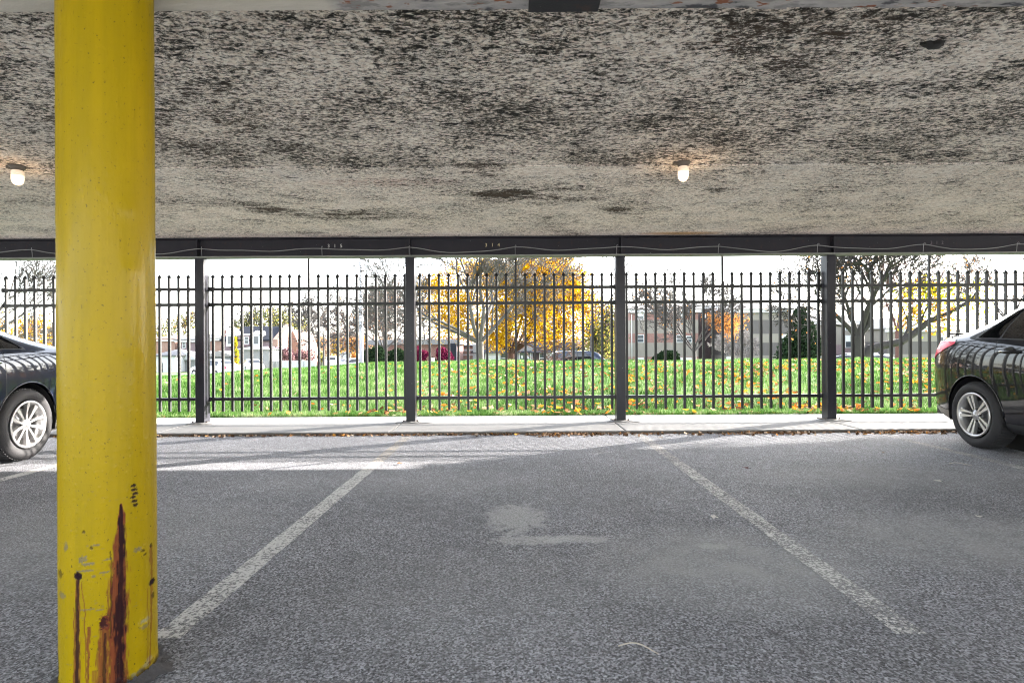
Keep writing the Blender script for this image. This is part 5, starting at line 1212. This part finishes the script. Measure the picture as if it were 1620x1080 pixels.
# -- brick house with dark slate roof and dormers
Yh = 76; o, hw, z = building('brick_house', 'brick house with a big dark slate roof and two white dormers', 'house', 353, 440, Yh, 8)
_, ze = L_(o, 397, 537, Yh); _, zr = L_(o, 397, 514.5, Yh)
b = MB(); b.box(-hw, hw, 0, 8, 0, ze); b.build('wall', M['brick_purple'], o)
b = MB(); b.add([(-hw - .3, -.4, ze), (hw - .6, -.4, ze), (hw - .6, 8.4, ze), (-hw - .3, 8.4, ze), (-hw + 1.1, 4, zr), (hw - .6, 4, zr), (-hw - .3, -.4, ze - .18), (hw - .6, -.4, ze - .18)], [(0, 1, 5, 4), (2, 3, 4, 5), (3, 0, 4), (3, 2, 1, 0), (0, 6, 7, 1)]); b.build('roof', M['shingle'], o)
b = MB(); b.add([(hw - .595, -.3, 0), (hw + .1, -.3, 0), (hw + .1, 8.3, 0), (hw - .595, 8.3, 0), (hw - .595, -.3, ze), (hw + .1, -.3, ze), (hw + .1, 8.3, ze), (hw - .595, 8.3, ze), (hw - .595, 4, zr + .3), (hw + .1, 4, zr + .3)],
    [(0, 1, 5, 4), (1, 2, 6, 5), (2, 3, 7, 6), (3, 0, 4, 7), (4, 5, 9, 8), (6, 7, 8, 9), (5, 6, 9), (7, 4, 8)]); b.build('gable_wall', M['brick_pink'], o)
for px in (366.5, 407.5):
    xc, zt = L_(o, px, 526, Yh); _, zb_ = L_(o, px, 548, Yh); d = MB(); d.box(xc - .5, xc + .5, -.45, 2.0, zb_, zt - .25)
    dd = d.build('dormer', M['white'], o); r_ = MB(); r_.add([(xc - .65, -.6, zt - .3), (xc + .65, -.6, zt - .3), (xc, -.6, zt + .25), (xc - .65, 2.6, zt - .3), (xc + .65, 2.6, zt - .3), (xc, 2.6, zt + .25)], [(0, 1, 2), (5, 4, 3), (0, 2, 5, 3), (2, 1, 4, 5), (0, 3, 4, 1)]); r_.build('dormer_roof', M['white'], dd)
    w_ = MB(); w_.box(xc - .3, xc + .3, -.475, -.452, zb_ + .35, zt - .5); w_.build('dormer_window', M['pane'], dd)
xc, zt = L_(o, 388, 530, Yh); _, zb_ = L_(o, 388, 547, Yh); d = MB(); d.box(xc - .75, xc + .75, -.4, 1.5, zb_, zt); d.build('bay', M['brick_purple'], o); d = MB(); d.box(xc - .85, xc + .85, -.55, 1.6, zt + .001, zt + .18); d.build('bay_roof', M['white'], o)
window(o, xc + .15, xc + .6, -.403, zb_ + .3, zt - .25)
# lower wing with steep gable
o, hw, z = building('brick_house', 'low dark-roofed wing with a steep pale brick gable end', 'house', 442, 468, 80, 7)
_, ze = L_(o, 450, 534, 80); _, zr = L_(o, 450, 522, 80); b = MB(); b.box(-hw, hw - .9, 0, 7, 0, ze); b.build('wall', M['brick_purple'], o)
b = MB(); b.add([(-hw, -.3, ze), (hw - .9, -.3, ze), (hw - .9, 3.5, zr), (-hw, 3.5, zr), (-hw, 7.3, ze), (hw - .9, 7.3, ze)], [(0, 1, 2, 3), (3, 2, 5, 4), (0, 3, 4), (1, 5, 2)]); b.build('roof', M['shingle'], o)
_, zp = L_(o, 462, 523, 80); b = MB(); b.prism([(hw - .9, 0), (hw + 1.0, 0), (hw + .55, ze * .8), (hw - .25, zp), (hw - .9, zp - .9)], -.4, 7); b.build('gable_wall', M['brick_pink'], o)
# grey garage + garden fences
o, hw, z = building('grey_garage', 'flat grey garage with a low pale roof in front of the brick house', 'garage', 372, 426, 66, 6)
_, ze = L_(o, 399, 553, 66); _, zr = L_(o, 399, 548, 66); b = MB(); b.box(-hw, hw, 0, 6, 0, ze); b.build('wall', M['greysiding'], o)
b = MB(); b.add([(-hw - .3, -.3, ze), (hw + .3, -.3, ze), (0, -.3, zr), (-hw - .3, 6.3, ze), (hw + .3, 6.3, ze), (0, 6.3, zr)], [(0, 1, 2), (5, 4, 3), (0, 2, 5, 3), (2, 1, 4, 5), (0, 3, 4, 1)]); b.build('roof', M['whitewall'], o)
def board_fence(px0, px1, Yd, pyt, mat, label, pitch=2.4):
    a = P(px0, 575, Yd); c_ = P(px1, 575, Yd); o = empty('board_fence', ((a.x + c_.x) / 2, Yd, gz((a.x + c_.x) / 2, Yd)), 0, label, 'fence', 'garden board fences beyond the street'); hw = (c_.x - a.x) / 2; zt = P((px0 + px1) / 2, pyt, Yd).z - o.location.z
    b = MB(); n = int(hw * 2 / .2)
    for k in range(n): x = -hw + k * .2; b.box(x, x + .185, -.02 - .01 * (k % 2), .02, .05, zt)
    b.build('boards', M[mat], o)
    k = 0
    while -hw + k * pitch <= hw: x = -hw + k * pitch; b = MB(); b.box(x - .07, x + .07, -.09, .05, 0, zt + .08); b.build('post', M[mat], o); k += 1
board_fence(400, 443, 64, 571, 'greysiding', 'grey board fence between the grey garage and the white fence')
board_fence(443, 501, 60, 570, 'whitewall', 'bright white board fence along the street corner')
board_fence(535, 560, 84, 574, 'whitewall', 'short white fence beside the side street cars')
# white garages and bungalows at the left
def garage(label, px0, px1, Yd, ez, rz_, wm, rm, gable=True, door=None):
    o, hw, z = building('garage', label, 'garage', px0, px1, Yd, 6, group='garages left of the brick house'); pm_ = (px0 + px1) / 2
    _, ze = L_(o, pm_, ez, Yd); _, zr = L_(o, pm_, rz_, Yd); b = MB(); b.box(-hw, hw, 0, 6, 0, ze); b.build('wall', M[wm], o)
    if gable: b = MB(); b.add([(-hw - .25, -.3, ze), (hw + .25, -.3, ze), (0, -.3, zr), (-hw - .25, 6.3, ze), (hw + .25, 6.3, ze), (0, 6.3, zr)], [(0, 1, 2), (5, 4, 3), (0, 2, 5, 3), (2, 1, 4, 5), (0, 3, 4, 1)]); b.build('roof', M[rm], o)
    else: hip(o, hw, 6, ze + .1, zr, rm, .3, .15)
    if door: x0, z1 = L_(o, door[0], 574, Yd); x1, _ = L_(o, door[1], 574, Yd); b = MB(); b.box(x0, x1, -.03, -.001, .02, z1); b.build('door', M['trim'], o)
    return o
garage('white garage with a grey hip roof and a small dark opening beside the yellow column', 245, 277, 66, 563, 552, 'whitewall', 'shingle_grey', False, (253.5, 257.5))
garage('grey garage with a pale gable roof left of the first visible fence column', 279, 312, 68, 569, 556, 'greysiding', 'whitewall')
garage('low grey garage with a pale roof behind the white sedan', 322, 372, 70, 564, 555, 'greysiding', 'shingle_pale')
def house(label, px0, px1, Yd, ez, rz_, wm, rm, wins=(), chim=None):
    o, hw, z = building('bungalow', label, 'house', px0, px1, Yd, 8, group='bungalows beyond the street'); pm_ = (px0 + px1) / 2
    _, ze = L_(o, pm_, ez, Yd); _, zr = L_(o, pm_, rz_, Yd); b = MB(); b.box(-hw, hw, 0, 8, 0, ze); b.build('wall', M[wm], o)
    rf = hip(o, hw, 8, ze + .15, zr, rm, .4, .3); b = MB(); b.box(-hw - .3, hw + .3, -.32, -.002, ze - .25, ze + .02); b.build('eaves', M['white'], o)
    for (a_, c_, t_, u_) in wins: x0, z1 = L_(o, a_, t_, Yd); x1, z0 = L_(o, c_, u_, Yd); window(o, x0, x1, -.002, z0, z1)
    if chim: x0, zt = L_(o, chim[0], chim[1], Yd); b = MB(); b.box(x0 - .25, x0 + .25, 2, 2.6, ze, zt); b.build('chimney', M['brick_red'], rf)
    return o
house('tan bungalow behind the white garage at the edge of the yellow column', 228, 277, 84, 537, 530, 'brick_pink', 'brick_pink')
house('mauve brick bungalow with a pale hip roof behind the first visible fence column', 281, 333, 82, 538, 528, 'brick_purple', 'shingle_grey', [(289, 293, 540, 550)])
house('peach brick bungalow with a thin chimney left of the dark-roofed house', 333, 352, 80, 536, 533, 'brick_pink', 'shingle_pale', (), (344, 521))
house('red brick house behind the golden tree at the far left', 55, 100, 70, 545, 528, 'brick_red', 'shingle_grey', [(76, 82, 548, 555)])
house('far pale house at the end of the side street', 540, 566, 150, 560, 550, 'whitewall', 'shingle_grey')
house('red brick house half hidden above the right sedan', 1500, 1600, 76, 538, 520, 'brick_red', 'shingle_pale', [(1530, 1538, 542, 556)])
# -- street furniture
p = P(572, 575, 44); o = empty('street_light', (p.x, 44, gz(p.x, 44)), 0, 'tall pale grey street light pole beside the dark hedge', 'street light')
b = MB(); b.tube([(0, 0, 0), (0, 0, 5), (0, 0, 10.5)], [.17, .15, .10], 12); b.lathe([(.26, 0), (.26, .25), (.18, .35)], 12); b.build('pole', simple('galvanised_pole', (.34, .34, .36), .5), o)
b = MB(); b.tube([(0, 0, 10.3), (.6, -.4, 10.9), (1.8, -1.2, 11.1)], .05, 8); b.bbox(1.6, 2.3, -1.5, -1.0, 11.0, 11.15, .04); b.build('lamp_arm', M['zinc'], o)
p = P(1546, 440, 34); o = empty('lantern_post', (p.x, 34, gz(p.x, 34)), 0, 'garden lantern with an upside-down cone shade seen above the right sedan', 'street light')
zt = p.z - o.location.z; b = MB(); b.tube([(0, 0, 0), (0, 0, zt - .42)], .035, 8); b.tube([(0, 0, zt - .6), (-.25, 0, zt - .1), (-.52, 0, zt)], .018, 6); b.build('post', M['bark_dark'], o)
b = MB(); b.lathe([(.07, zt - .42), (.10, zt - .36), (.20, zt - .03), (0, zt - .03)], 16); b.build('lamp_shade', M['clearlens'], o)
b = MB(); b.lathe([(.23, zt - .03), (.24, zt), (.12, zt + .10), (.07, zt + .22), (0, zt + .24)], 16); b.build('cap', M['trim'], o)
for k, (pa, pb_, Yw, dz) in enumerate([((440, 533), (640, 536), 60, -.5), ((300, 470), (640, 500), 62, -.4)]):
    if k: continue
    a = P(*pa, Yw); c_ = P(*pb_, Yw); b = MB(); n = 16
    b.tube([(a.x + (c_.x - a.x) * i / n, Yw, a.z + (c_.z - a.z) * i / n + dz * math.sin(math.pi * i / n)) for i in range(n + 1)], .02, 4)
    tag(b.build('overhead_wire', M['trim']), 'thin overhead wire sagging across the mouth of the side street', 'wire')
# wooded skyline closing the gaps between the houses
def treeline(name, x0, x1, y, h, seed, mat):
    r = np.random.default_rng(seed); n = 26000; x = r.uniform(x0, x1, n); yy = y + r.normal(0, 6, n); hh = h * (.45 + .9 * fb(x / 14 + seed, x * 0, seed, 4)); z = -4 + (hh + 4) * r.random(n) ** .6
    c = np.stack([x, yy, z], 1); s = .42 * r.uniform(.5, 1.3, n)[:, None]; u = r.normal(0, 1, (n, 3)); u /= np.linalg.norm(u, axis=1)[:, None]; v = np.cross(u, r.normal(0, 1, (n, 3))); v /= np.linalg.norm(v, axis=1)[:, None]
    V = np.stack([c - u * s, c - v * s * .7, c + u * s, c + v * s * .7], 1).reshape(-1, 3); me = mesh_np(name, V, np.arange(4 * n).reshape(-1, 4)); fattr(me, 'rnd', np.clip(r.normal(.5, .3, n), 0, 1)); tag(link(name, me, M[mat]), kind='stuff')
treeline('distant_trees', -230, 230, 190, 3.2, 3, 'brownleaf')
treeline('far_woods', -260, 260, 215, 4.4, 8, 'brownleaf')

# spreading tree beyond the fence, outside the frame on the right: its crown shades the right half of the sun patch
rg = np.random.default_rng(31); root = empty('shade_tree', (17.2, 12.4, gz(17.2, 12.4)), 0, 'spreading tree outside the frame whose shadow falls across the right stalls', 'tree', 'trees beyond the fence')
t = Tree(99); t.limb([(0, 0, -.1), (0, 0, 1.5), (-.3, 0, 3.2)], .3, .2); pts_ = []
edge_x = [-.9, -.4, .17, .7, 1.4, 2.0, 2.45, 3.4, 4.85, 6.5, 9]; edge_y = [4.55, 4.85, 5.20, 5.42, 5.47, 5.68, 5.66, 5.80, 6.22, 6.7, 7.2]
while len(pts_) < 520:
    xg = rg.uniform(-.9, 9); yg = rg.uniform(3.4, np.interp(xg, edge_x, edge_y) - .24); z_ = rg.uniform(3.9, 6.6)
    if (xg - .02) ** 2 / .12 + (yg - 4.83) ** 2 / .004 < 1: continue
    pts_.append(Vector((xg + 2.21 * z_ - 17.2, yg + 1.25 * z_ - 12.4, z_ - root.location.z)))
for k in range(0, 520, 7): t.limb([(-.3, 0, 3.2), Vector((-.3, 0, 3.2)).lerp(pts_[k], .5) + Vector((0, 0, .3)), pts_[k]], .06, .012)
link('trunk', t.mesh(), M['bark'], root, smooth=True); link('crown', leafcloud(pts_, 15000, .085, .13, 3), M['olive'], root)
